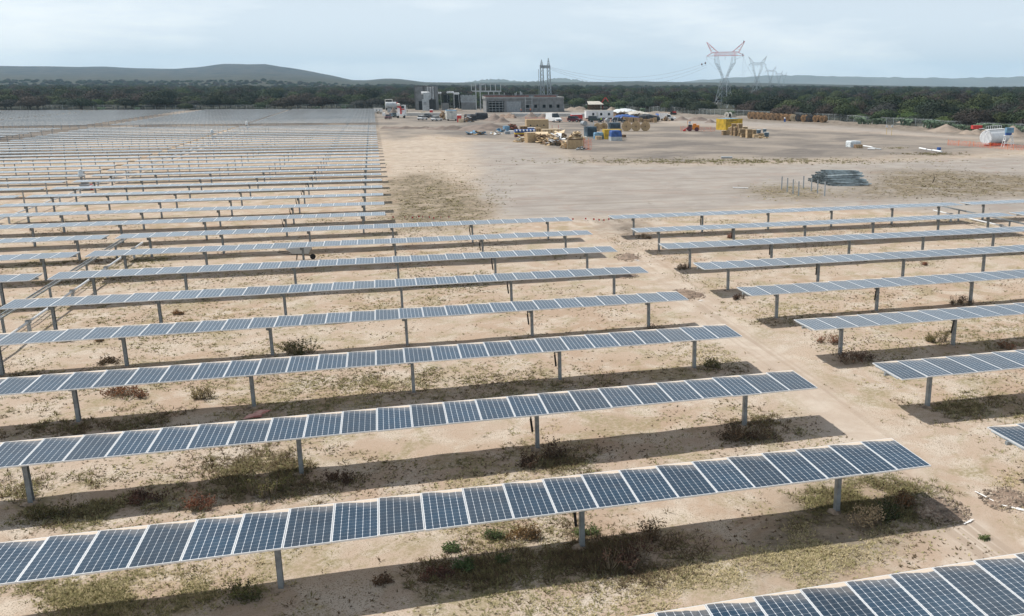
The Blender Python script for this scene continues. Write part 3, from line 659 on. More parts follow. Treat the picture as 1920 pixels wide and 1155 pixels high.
def cover():
    V = []; Tn = []
    def tri(a_, b2, c, t): V.extend((a_, b2, c)); Tn.append(t)
    def rosette(x, y, s, t, nb):
        z = T0(x, y)
        for _ in range(nb):
            a_ = random.uniform(0, 6.283); l = s*random.uniform(.5, 1.3); w_ = l*random.uniform(.2, .38); dx, dy = math.cos(a_), math.sin(a_); h = l*random.uniform(.1, .7)
            tri((x-dy*w_, y+dx*w_, z), (x+dy*w_, y-dx*w_, z), (x+dx*l, y+dy*l, z+h), t+random.uniform(-.12, .12))
    def tuft(x, y, s, t, nb):
        z = T0(x, y)
        for _ in range(nb):
            a_ = random.uniform(0, 6.283); q = s*.4*random.random(); bx, by = x+math.cos(a_)*q, y+math.sin(a_)*q; l = s*random.uniform(.5, 1.2); le = random.uniform(.35, 1.3); w_ = .006+.008*random.random()+y*.00022
            ex, ey = bx+math.cos(a_)*l*le, by+math.sin(a_)*l*le; pa = a_+1.57
            tri((bx-math.cos(pa)*w_, by-math.sin(pa)*w_, z-.01), (bx+math.cos(pa)*w_, by+math.sin(pa)*w_, z-.01), (ex, ey, z+l*max(.12, .75-le*.5)), t+random.uniform(-.15, .15))
    def T0(x, y): return .018*math.sin(x*1.1+math.cos(y*.7)*2)*math.sin(y*.9+x*.2)+.012*math.sin(x*3.1+1)*math.cos(y*2.7)
    def track(x, y):    # the dirt lane between the blocks stays bare
        c = 15.2+.8*math.sin(y*.07); return math.exp(-((x-c)/1.5)**2)
    def band(x, y):     # weeds set thicker and browner in the tables' shadow strips, deepening the shade
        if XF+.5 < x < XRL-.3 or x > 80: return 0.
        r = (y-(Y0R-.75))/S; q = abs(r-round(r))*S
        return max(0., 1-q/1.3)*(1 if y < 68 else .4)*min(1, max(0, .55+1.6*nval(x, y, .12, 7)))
    N = 0
    while N < 42000:
        b_ = math.sqrt(random.uniform(9.5**2, 78**2)) if random.random() < .8 else random.uniform(9, 40)
        u = random.uniform(-120, 2040); x, y = world(u, b_)
        d = .25+1.7*nval(x, y, .22)+.9*nval(x, y, .9, 3)
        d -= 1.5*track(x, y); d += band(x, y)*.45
        if y > 74 and x > 4: d -= .9
        if random.random() > d: continue
        N += 1; g = nval(x, y, .5, 9)
        t = .12+max(0, g)*1.1 if random.random() < .6 else random.uniform(.5, 1)
        rosette(x, y, random.uniform(.022, .065)*(1+b_*.010), min(1, t), random.randint(3, 5))
    N = 0
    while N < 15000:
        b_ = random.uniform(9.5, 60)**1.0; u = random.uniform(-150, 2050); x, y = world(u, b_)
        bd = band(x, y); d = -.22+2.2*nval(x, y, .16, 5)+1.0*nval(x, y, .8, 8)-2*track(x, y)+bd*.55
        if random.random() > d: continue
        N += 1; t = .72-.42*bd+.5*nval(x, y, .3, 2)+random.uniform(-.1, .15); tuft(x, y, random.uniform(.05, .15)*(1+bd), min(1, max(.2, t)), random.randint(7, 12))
    # named grassy patches, in photo pixels
    for (u0, v0, u1, v1, n, tl, th, s0, s1) in ((1500, 905, 1700, 985, 3200, .45, .75, .10, .26), (1380, 985, 1640, 1085, 2600, .75, 1., .08, .22), (1200, 1040, 1420, 1150, 1600, .8, 1, .08, .2), (1040, 1050, 1230, 1110, 300, .05, .4, .1, .3),
            (400, 850, 560, 930, 500, .3, .8, .12, .32), (0, 930, 330, 980, 1600, .5, .95, .1, .28), (0, 1080, 480, 1150, 3500, .5, .95, .1, .28), (830, 970, 1030, 1030, 300, .4, .7, .1, .3), (430, 640, 600, 670, 250, .5, .8, .12, .3),
            (1860, 880, 1920, 960, 200, .7, 1, .1, .25), (730, 325, 920, 425, 4500, .3, 1, .12, .3), (1640, 320, 1920, 370, 2600, .1, .85, .15, .4), (1090, 298, 1650, 307, 2600, .4, .7, .3, .8), (1690, 286, 1800, 291, 400, .3, .6, .3, .7), (1660, 276, 1700, 279, 150, .4, .6, .3, .6), (380, 845, 640, 925, 1500, .15, .6, .12, .5), (0, 900, 260, 980, 1500, .15, .7, .12, .45), (1350, 780, 1470, 830, 700, .05, .6, .1, .45), (950, 840, 1110, 885, 800, .05, .6, .1, .45), (990, 1000, 1280, 1080, 2200, .0, .5, .1, .45), (780, 1040, 960, 1105, 900, .0, .55, .1, .4), (1540, 905, 1750, 985, 2200, .3, .6, .12, .45), (0, 770, 420, 820, 1500, .1, .6, .12, .4), (480, 690, 1300, 740, 2200, .1, .9, .1, .3), (1720, 745, 1920, 790, 900, .2, .9, .12, .4), (1410, 345, 1560, 374, 500, .6, 1, .15, .45),
            (1290, 560, 1900, 600, 500, .5, 1, .1, .3), (1600, 640, 1900, 700, 500, .5, 1, .1, .3), (0, 690, 400, 760, 700, .5, 1, .1, .3), (0, 540, 700, 700, 1200, .5, 1, .1, .28)):
        for _ in range(n):
            g1 = random.gauss(.5, .30); g2 = random.gauss(.5, .30)
            p = at(u0+(u1-u0)*g1, v0+(v1-v0)*g2)
            if random.random() > .55+2.2*nval(p.x, p.y, .7, 4): continue
            tuft(p.x, p.y, random.uniform(s0, s1)*.6, random.uniform(tl, th), random.randint(6, 12))
    v = np.array(V, dtype='f').reshape(-1, 3); n = len(v)//3
    me = bpy.data.meshes.new('weeds'); me.vertices.add(len(v)); me.vertices.foreach_set('co', v.ravel()); me.loops.add(n*3); me.loops.foreach_set('vertex_index', np.arange(n*3, dtype='i')); me.polygons.add(n); me.polygons.foreach_set('loop_start', np.arange(0, n*3, 3, dtype='i'))
    a_ = me.attributes.new('tone', 'FLOAT', 'FACE'); a_.data.foreach_set('value', np.clip(np.array(Tn, dtype='f'), 0, 1)); me.materials.append(tone_mat()); me.update()
    o = bpy.data.objects.new('dry_weeds', me); C.objects.link(o); tag(o, 'dry straw, low weeds and leaf litter scattered on the sandy soil', 'weeds', kind='stuff'); print('weed tris', n)
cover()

def shrub_mesh(rad, h, mk, nt_=60, nl=500, lf=.035, seed=0, up=.6):
    random.seed(seed); m_ = MB(); ends = []
    cl = [(random.uniform(-.7, .7)*rad, random.uniform(-.45, .45)*rad, random.uniform(.35, 1.)) for _ in range(6)]
    for _ in range(nt_):
        c0 = random.choice(cl); a_ = random.uniform(0, 6.283); q = rad*.5*math.sqrt(random.random())*c0[2]; p = Vector((c0[0]+math.cos(a_)*q*.2, c0[1]+math.sin(a_)*q*.2, -.02)); e_ = Vector((c0[0]+math.cos(a_)*q*random.uniform(.8, 1.6), c0[1]+math.sin(a_)*q*random.uniform(.8, 1.6), c0[2]*h*random.uniform(.3, 1.15)*(1-.3*(q/rad)**2))); md = (p+e_)/2+Vector((random.uniform(-.05, .05), random.uniform(-.05, .05), h*.12*up))
        m_.tube(p, md, .008, .006, 3, cap=False); m_.tube(md, e_, .006, .003, 3, cap=False); ends.append((md, e_))
    for _ in range(nl):
        a_, b2 = random.choice(ends); p = a_.lerp(b2, random.random()**.7)+Vector([random.gauss(0, .035) for _ in range(3)]); p.z = max(.01, p.z)
        d1 = Vector([random.gauss(0, 1) for _ in range(3)]).normalized()*lf*random.uniform(.6, 1.5); d2 = d1.orthogonal().normalized()*lf*.6
        m_.add([p-d1, p+d2, p+d1, p-d2], [(0, 1, 2, 3)], 1)
    return m_.mesh('shrub', [M['twig'], M[mk]])
SHR = [  # u, v (base), width px, height factor, kind, label
 (375, 958, 62, .75, 'sh_rust', 'rust red low bush in the sun beside the second row shadow'), (640, 903, 50, .6, 'sh_brown', 'dark reddish bush in the shade right of the leftmost post footings'), (500, 932, 75, 1., 'sh_olive', 'tall olive bush at the shade edge below the second panel row'),
 (1405, 826, 95, .5, 'sh_brown', 'wide brown twiggy bush at the last post of the second front row'), (1010, 868, 90, .55, 'sh_brown', 'dark brown bush below the middle of the second front row'), (1175, 1062, 85, .85, 'sh_brown', 'dead stalky bush with pale stems in the front row shade'),
 (1690, 948, 55, .8, 'sh_rust', 'dark red bush beside the rubble mound under the front row end'), (882, 1062, 62, .5, 'sh_green', 'small green bush at the shadow edge under the front row'), (943, 1052, 26, 1., 'sh_green', 'tiny upright green plant right of the small green bush'), (975, 1004, 75, .55, 'sh_rust', 'pinkish dry bush just below the front panels'),
 (925, 1008, 40, .5, 'sh_green', 'green tuft left of the pinkish dry bush'), (245, 742, 85, .35, 'sh_rust', 'flat rust brown bush between the third and fourth rows at left'), (207, 680, 40, .45, 'sh_brown', 'small dark brown bush below the fourth row at left'), (336, 589, 22, .6, 'sh_rust', 'small rust bush left of the second post of the sixth row'),
 (1603, 678, 70, .5, 'sh_brown', 'brown bush behind the first post right of the track'), (1553, 644, 45, .5, 'sh_rust', 'rust bush left of the first post right of the track'), (1750, 640, 52, .7, 'sh_olive', 'olive bush at the second post right of the track'), (555, 664, 75, .5, 'sh_olive', 'spreading olive bush under the fourth row'),
 (1100, 1002, 50, .5, 'sh_green', 'low green weed beside the middle post of the front row'), (1660, 966, 110, .32, 'sh_green', 'dark green grassy bush in the shade beside the front row end'), (1625, 985, 60, .9, 'sh_straw', 'tall straw coloured grass clump in front of the front row shade'), (380, 745, 50, .8, 'sh_straw', 'pale dry bush between the third and fourth rows'),
 (1205, 448, 30, .6, 'sh_brown', 'dark brown bush beside the first post of the last right row'), (1282, 505, 26, .7, 'sh_brown', 'dark bush left of the post in the fifth right row'), (1800, 572, 40, .6, 'sh_brown', 'dark red bush under the fourth right row'), (1375, 447, 22, .6, 'sh_rust', 'rust bush under the last right rows'),
 (1730, 497, 18, .6, 'sh_rust', 'tiny rust bush between the right rows'), (1895, 655, 40, .5, 'sh_rust', 'rust bush at the right edge below the third right row'), (100, 965, 70, .7, 'sh_olive', 'olive bush in the shade at the leftmost post'), (265, 940, 80, .45, 'sh_brown', 'dark bush in the shade right of the leftmost post'),
 (1220, 1010, 60, .7, 'sh_brown', 'dark dead bush in the front row shade right of the middle post'), (820, 1075, 60, .4, 'sh_brown', 'dark red flat bush in the front row shade'), (720, 1092, 30, .6, 'sh_brown', 'small dark plant deep in the front row shade'), (450, 1120, 80, .5, 'sh_olive', 'olive grass clump at the bottom left shade edge'),
 (1230, 628, 45, .7, 'sh_brown', 'brown bush at the last post of the fourth front row'), (1330, 690, 40, .7, 'sh_olive', 'twiggy bush right of the third row end post'), (1085, 760, 40, .5, 'sh_olive', 'olive bush in the third row shade'), (125, 640, 40, .4, 'sh_straw', 'pale bush under the fifth row at left'),
 (850, 1030, 44, .4, 'sh_green', 'green weed patch under the front row left of centre'), (1385, 560, 30, .5, 'sh_brown', 'brown scrub beside the post of the fourth right row'), (190, 640, 18, .6, 'sh_rust', 'small red bush under the fifth row'), (1845, 1010, 20, .4, 'sh_green', 'tiny green weed on the bare track')]
for i, (u, v, wpx, hf, mk, lb) in enumerate(SHR):
    p = at(u, v); rad = wpx*mpp(u, v)/2; me = shrub_mesh(rad*1.15, rad*1.45*hf, mk, int(50+rad*110), int(200+rad*800), .022+rad*.014, i)
    o = bpy.data.objects.new('shrub', me); C.objects.link(o); o.location = (p.x, p.y, T(p.x, p.y)); tag(o, lb, 'shrub')

# rubble mounds with spilled lime
def mound(u, v, wpx, dpx, lb, n=160, limes=()):
    p = at(u, v); a_ = wpx/2*mpp(u, v); far = at(u, v-dpx/2); d_ = (far-p).length; e = empty('rubble_mound', (p.x, p.y, 0), FACE, lb, 'rubble mound', 'rubble mounds on the dirt track')
    m_ = MB(); nn = 18; vs = [(0, 0, .06)]
    for q in (.4, .75, 1.):
        for i in range(nn):
            t = 2*math.pi*i/nn; w_ = q*(1+.18*math.sin(3*t+u)+.1*math.sin(7*t)); vs.append((a_*w_*math.cos(t), d_*w_*math.sin(t), (.055*(1-q**2)+.015*random.random()*(q < 1))-(.05 if q == 1 else 0)))
    m_.add(vs, [(0, 1+i, 1+(i+1) % nn) for i in range(nn)]+[(1+k*nn+i, 1+(k+1)*nn+i, 1+(k+1)*nn+(i+1) % nn, 1+k*nn+(i+1) % nn) for k in range(2) for i in range(nn)], 0, True); m_.build('soil', M['rubble'], e)
    m_ = MB()
    for _ in range(n*3):
        t = random.uniform(0, 6.283); q = random.random()**.6*1.15; s_ = random.uniform(.008, .03)*(1+(1.2 if random.random() < .12 else 0)); z = .05*max(0, 1-q*q)
        m_.ball((a_*q*math.cos(t), d_*q*math.sin(t), z+s_*.2), s_, 0, 5, 3, (1.2, 1, .7), .25)
    tag(m_.build('stones', M['stone'], e), kind='stuff')
    for (lx0, ly0, lx1, ly1, w_) in limes:
        m_ = MB(); N = 12; vs = []
        for i in range(N+1):
            t = i/N; x = a_*(lx0+(lx1-lx0)*t); y = d_*(ly0+(ly1-ly0)*t); ww = w_*(.4+.8*random.random())*(.35+math.sin(math.pi*t)); vs += [(x-.02, y-ww, .035), (x+.02, y+ww, .035)]
        m_.add(vs, [(2*i, 2*i+2, 2*i+3, 2*i+1) for i in range(N)]); m_.build('lime_spill', M['lime'], e)
mound(1757, 957, 105, 44, 'brown rubble mound half in the shade of the front row end', 260, [(.5, -1.15, 1.05, -.75, .05)])
mound(1895, 938, 100, 40, 'brown rubble mound edged with a white lime line at the right edge', 220, [(-1.1, .7, -.5, -.5, .03), (-.5, -.5, .9, -1.35, .05)])
mound(1290, 552, 60, 20, 'rubble mound with white lime specks beside the fifth front row end', 160, [(-1.1, .5, -.8, .1, .05), (.5, -1.2, .9, -1.1, .06)])
mound(1178, 482, 46, 14, 'rubble mound beyond the sixth front row end', 130, [(.5, -.8, .9, -1., .08)])
mound(1170, 517, 50, 10, 'rubble mound under the fifth row end', 130, [(.9, -.6, 1.2, .1, .08)])
for i, (u, v) in enumerate([(736, 412), (759, 412), (772, 413), (784, 411), (792, 412), (804, 412), (812, 414), (826, 413), (841, 412), (1046, 417), (1060, 416), (1073, 416), (1097, 415), (1112, 416), (1122, 417), (1131, 418), (1140, 416)]):
    p = at(u, v); m_ = MB(); m_.tube((0, 0, -.05), (0, 0, .30), .012, n=5); m_.quad((0, 0, .18), (.13, .03, .16), (.15, .02, .29), (0, 0, .31), 1)
    o = m_.build('marker_flag', [M['steel'], M['red']], None, (p.x, p.y, 0), random.uniform(-1, 1)); tag(o, f'small red marker flag in the line across the sand, {ordn(i+1)} from the left', 'flag', 'red marker flags')

# ------------------------------------------------------------------ perimeter fence
def fence_run(pts, label, spacing=3.05, h=2.0):
    e = empty('chain_link_fence', (pts[0].x, pts[0].y, 0), 0, label, 'fence'); o0 = Vector((pts[0].x, pts[0].y, 0))
    mp_ = MB(); mr_ = MB(); mn = MB(); allp = []
    for i in range(len(pts)-1):
        a_, b_ = pts[i], pts[i+1]; L = (b_-a_).length; n = max(1, round(L/spacing)); prev = None
        for k in range(n+1):
            p = a_.lerp(b_, k/n); z = T(p.x, p.y)*.8; q = Vector((p.x, p.y, z))-o0
            if k < n or i == len(pts)-2: allp.append(q)
            if prev is not None:
                mr_.tube(prev+Vector((0, 0, h)), q+Vector((0, 0, h)), .035, n=5); mr_.tube(prev+Vector((0, 0, h+.22)), q+Vector((0, 0, h+.22)), .008, n=3, cap=False)
                mn.quad(prev+Vector((0, 0, -.1)), q+Vector((0, 0, -.1)), q+Vector((0, 0, h)), prev+Vector((0, 0, h)))
            prev = q
    mr_.build('top_rail', M['palegrey'], e); mn.build('wire_mesh', M['chain'], e)
    one = MB(); one.tube((0, 0, -.4), (0, 0, h+.05), .045, n=6); one.tube((0, 0, h), (0, .12, h+.28), .02, n=4); me = one.mesh('fence_post', M['palegrey'])
    for q in allp[:100]: part('fence_post', me, e, q)
    if len(allp) > 100:
        for q in allp[100:]: mp_.tube(q+Vector((0, 0, -.4)), q+Vector((0, 0, h+.05)), .045, n=5)
        tag(mp_.build('fence_post', M['palegrey'], e), kind='stuff')
fence_run(FW[6:], 'long chain-link fence in front of the dark trees at right')
fence_run([at(700, 205.4)]+FW[4:7], 'chain-link fence behind the concrete building and the open hut')
fence_run(FW[1:4]+[at(700, 205.4)], 'faint chain-link fence behind the far left panels', spacing=4.2)

# ------------------------------------------------------------------ helpers for the yard
def spot(u, v, off=0.):      # ground point of a pixel, pushed back by off metres along the view
    p = at(u, v); d = Vector((p.x, p.y, 0)).normalized(); p = p+d*off; p.z = T(p.x, p.y); return p
def dims(u0, u1, vt, vb): return (u1-u0)*mpp((u0+u1)/2, vb), (vb-vt)*vm((u0+u1)/2, vb)
def boxthing(name, u0, u1, vt, vb, dep, mats, label, cat, fn, rot=0., group=None):
    w_, h_ = dims(u0, u1, vt, vb); p = spot((u0+u1)/2, vb, dep/2); h_ *= 1-.6*dep/ max(20, depth(p))
    e = empty(name, p, (FACE if name in ('cable_drum', 'trencher', 'excavator', 'boom_truck', 'stake_bed_truck') else -.03)+rot, label, cat, group); fn(e, w_, h_, dep); return e
def heap(u0, u1, vt, vb, label, mk='dirtdark', dep=None, seed=0, name='earth_heap', cat='earth heap', peaks=None):
    w_, h_ = dims(u0, u1, vt, vb); dep = dep or w_*.8; p = spot((u0+u1)/2, vb, dep*.45); m_ = MB(); nx, ny = 26, 14; vs = []; random.seed(seed)
    pk = peaks or [(0., 1., .5)]
    for j in range(ny+1):
        for i in range(nx+1):
            x = -1+2*i/nx; y = -1+2*j/ny; hh = 0
            for cx_, ht, wd in pk:
                q = math.hypot((x-cx_)/(wd*2.), y); hh = max(hh, ht*(max(0, 1-q)*.75+.25*math.exp(-q*q*6)-.0006))
            q2 = max(abs(x), abs(y)); hh *= 1 if q2 < .85 else max(0, (1-q2)/.15)
            nz_ = noise.noise(Vector((x*3+seed, y*3, 1)))*.16+noise.noise(Vector((x*8, y*8+seed, 1)))*.07
            vs.append((x*w_/2, y*dep/2, max(-.1, h_*(hh*(1+nz_)))-(.12 if q2 > .97 else 0)))
    m_.add(vs, [(j*(nx+1)+i, j*(nx+1)+i+1, (j+1)*(nx+1)+i+1, (j+1)*(nx+1)+i) for j in range(ny) for i in range(nx)], 0, True)
    o = m_.build(name, M[mk], None, p, FACE); return tag(o, label, cat)

# ------------------------------------------------------------------ main concrete building
def main_building():
    v0 = 210.2; p = spot(984.5, v0, 0); H = 6.05; D = 12.5; FACE = 0.
    def xat(u):
        x = p.x
        for _ in range(6):
            f0 = px((x, p.y, 0))[0]; x += (u-f0)/(px((x+1, p.y, 0))[0]-f0)
        return x-p.x
    p.x += (xat(912.6)+xat(1056.3))/2; W = xat(1056.3)-xat(912.6)
    e = empty('concrete_building', p, FACE, 'long unfinished grey concrete building with a flat roof and dark square openings', 'building')
    k = W/(1056.5-912.6)
    def X(u): return xat(u)
    def Zv(v): return (v0-v)*vm(984.5, v0)
    wl = MB(); ops = [(986.7, 992.3, 196.5, 202.5), (1002, 1007.5, 196.3, 202.3), (1017.7, 1023.4, 196.2, 202), (1029.8, 1035.3, 196.2, 202), (1043.8, 1049.5, 196.2, 202)]
    bay = (915, 945, 189.5, 210)
    xs = sorted([-W/2, W/2]+[X(bay[0]), X(bay[1])]+[X(o[0]) for o in ops]+[X(o[1]) for o in ops]); z1, z2 = Zv(202.3), Zv(196.3)
    t = .35
    for a_, b_ in zip(xs, xs[1:]):
        mid = (a_+b_)/2
        if X(bay[0]) < mid < X(bay[1]): wl.box((mid, t/2, (Zv(189.5)+H-1)/2), (b_-a_, t, H-1-Zv(189.5)))
        elif any(X(o[0]) < mid < X(o[1]) for o in ops):
            wl.box((mid, t/2, z1/2), (b_-a_, t, z1)); wl.box((mid, t/2, (z2+H-1)/2), (b_-a_, t, H-1-z2))
        else: wl.box((mid, t/2, (H-1)/2), (b_-a_, t, H-1))
    wl.box((-W/2+t/2, D/2, (H-1)/2), (t, D-2*t-.01, H-1)); wl.box((W/2-t/2, D/2, (H-1)/2), (t, D-2*t-.01, H-1)); wl.box((0, D-t/2, H/2-.3), (W, t, H-.6))
    wl.build('wall', M['concrete'], e)
    m_ = MB(); m_.box((0, -.12, H-.62), (W+.5, .35, .78)); m_.box((-W/2-.12, D/2, H-.62), (.35, D-.1, .78)); m_.box((W/2+.12, D/2, H-.62), (.35, D-.1, .78)); m_.build('fascia', M['concrete'], e)
    m_ = MB(); m_.box((0, .02, H-.13), (W+.7, .75, .18)); m_.box((-W/2-.05, D/2, H-.13), (.5, D-.8, .18)); m_.box((W/2+.05, D/2, H-.13), (.5, D-.8, .18)); m_.build('coping', M['concrete_pale'], e)
    m_ = MB(); m_.box((0, D/2, H-.8), (W-1, D-1, .2)); m_.build('roof', M['concrete_dark'], e)
    m_ = MB(); m_.box((-W*.19, D-.75, H+.02), (W*.6, .3, .66)); m_.box((W*.33, D-.75, H+.02), (W*.3, .3, .6)); m_.build('roof_edging', M['rust'], e)
    m_ = MB(); m_.box((0, D-.3, H+.28), (W+.6, .5, .9)); m_.build('parapet', M['concrete'], e)
    m_ = MB(); m_.box((0, D*.5, 2), (W-1, .2, 4)); m_.build('dark_backing', M['void'], e)  # near-black sheet paints the unlit interior behind the openings
    for u in (912.9, 947.5, 979.8, 1013, 1028, 1038.6, 1056.2):
        m_ = MB(); m_.box((X(u), -.14, (H-1)/2), (.45, .26, H-1.02)); m_.build('pilaster', M['concrete'], e)
    m_ = MB(); m_.box((X(964), -.05, 2.1), (X(977)-X(950), .08, 4.2)); m_.build('recessed_panel', M['grey'], e)
    m_ = MB()
    for u in (917, 923.5, 930, 936.5, 943): m_.bar((X(u), -.5, 0), (X(u), -.5, 4.4), .07); m_.bar((X(u), .9, 0), (X(u), .9, 4.4), .07)
    for z in (.9, 1.9, 2.9, 3.9): m_.box((X(930), -.5, z), (X(944)-X(916), .3, .13))
    sc_ = m_.build('scaffold', M['palegrey'], None, p, FACE); tag(sc_, 'pale scaffold standing in the open left bay of the concrete building', 'scaffold')
    m_ = MB()
    for u in (984.5, 997): m_.bar((X(u), -.8, 0), (X(u), -.8, 6.2), .09); m_.bar((X(u), -1.8, 0), (X(u), -1.8, 6.2), .09)
    for z in (1.5, 3., 4.5, 5.9): m_.box((X(990.7), -1.3, z), (X(997)-X(984.5), .9, .09))
    sc_ = m_.build('scaffold', M['palegrey'], None, p, FACE); tag(sc_, 'scaffold tower in front of the middle wall of the concrete building', 'scaffold')
    rnd = random.Random(4)
    rs = empty('rooftop_rubble', p+Vector((X(975), D*.97, H+.7)), FACE, 'row of black and white drums standing behind the roof of the concrete building', 'drums')
    for i in range(16):
        m_ = MB(); x = (i-8)*.56; hh = rnd.uniform(.5, 1.5); m_.tube((x, 0, -.4), (x, 0, hh), rnd.uniform(.14, .26), n=8); m_.build('drum', M[rnd.choice(['void', 'white', 'void', 'palegrey'])], rs)
    pl = MB(); pl.box((0, 3, .55), ((1128-958)*mpp(1040, 219), 6, 1.1)); tag(pl.build('retaining_wall', M['concrete_pale'], None, spot(1042, 218.5), YAW), 'low pale concrete retaining wall in front of the concrete building', 'wall')
    pl = MB(); pl.box((0, 2, .5), ((832-760)*mpp(796, 217), 4, 1.0)); tag(pl.build('retaining_wall', M['concrete_pale'], None, spot(796, 217.2), YAW), 'low pale concrete wall behind the two white cars', 'wall')
main_building()

def tall_block():
    v0 = 206.7; p = spot(795.5, v0, 0); k = mpp(795.5, v0); hv = vm(795.5, v0)
    e = empty('block_wall_building', p, FACE, 'tall windowless grey panel wall tower behind the transformer', 'building')
    X = lambda u: (u-795.5)*k
    m_ = MB()
    for (a_, b_) in ((776.5, 790.8), (795.2, 812)):
        for (t, b2) in ((162, 173.3), (174.2, 184)): m_.box((X((a_+b_)/2), 3.5, (v0-(t+b2)/2)*hv), ((b_-a_)*k, .4, (b2-t)*hv))
    m_.box((X(794), 3.52, (v0-195.5)*hv), ((812-776.5)*k, .4, 22*hv)); m_.build('wall_panel', M['concrete'], e)
    m_ = MB()
    for u in (776.2, 793, 812.6): m_.box((X(u), 3.4, (v0-184)*hv), (.7 if u == 793 else .45, .7, 44.6*hv))
    m_.box((X(794.5), 3.42, (v0-161.8)*hv), (36.5*k, .6, .3)); m_.build('column', M['concrete_dark'], e)
    m_ = MB(); m_.box((X(795), 8, 22*hv), (33*k, 8, 44*hv)); m_.build('core', M['concrete'], e)
    m_ = MB(); m_.box((X(786), 3.2, 8.5*hv), (6.5*k, .3, 16.5*hv)); m_.build('doorway', M['void'], e)  # flat near-black slab paints the dark of the door opening
    # transformer standing in front
    q = spot(798.5, 207.5, 0); e = empty('power_transformer', q, FACE, 'large pale grey transformer with conservator tank in front of the tall panel wall', 'transformer'); Z = lambda v: (207.5-v)*hv; Y = lambda u: (u-798.5)*k
    m_ = MB(); m_.box((Y(799.5), 1.5, Z(197)), (14*k, 3, 20.5*hv)); m_.box((Y(801), 1.4, Z(180.5)), (12*k, 2, 12*hv)); m_.build('tank', M['palegrey'], e)
    m_ = MB(); m_.tube((Y(791), 1, Z(175)), (Y(805.5), 1, Z(175)), .55, n=10); m_.build('conservator', M['white'], e)
    m_ = MB(); m_.box((Y(798), -.15, Z(194)), (5*k, .2, 5*hv)); m_.build('control_box', M['grey'], e)
    for u, t in ((803.5, 165), (808.3, 165.5), (813.2, 164.5), (812, 183)):
        m_ = MB(); m_.tube((Y(u), .6, Z(186)), (Y(u), .6, Z(t)), .22, .14, 8); m_.ball((Y(u), .6, Z(t)), .32, 0, 8, 4); m_.build('bushing', M['palegrey'], e)
    m_ = MB(); m_.box((Y(811), .6, Z(196)), (10*k, 2.6, 18*hv)); m_.tube((Y(806.5), -.8, Z(190)), (Y(812), -.8, Z(184.5)), .2, n=6); m_.build('radiator', M['void'], e)
tall_block()

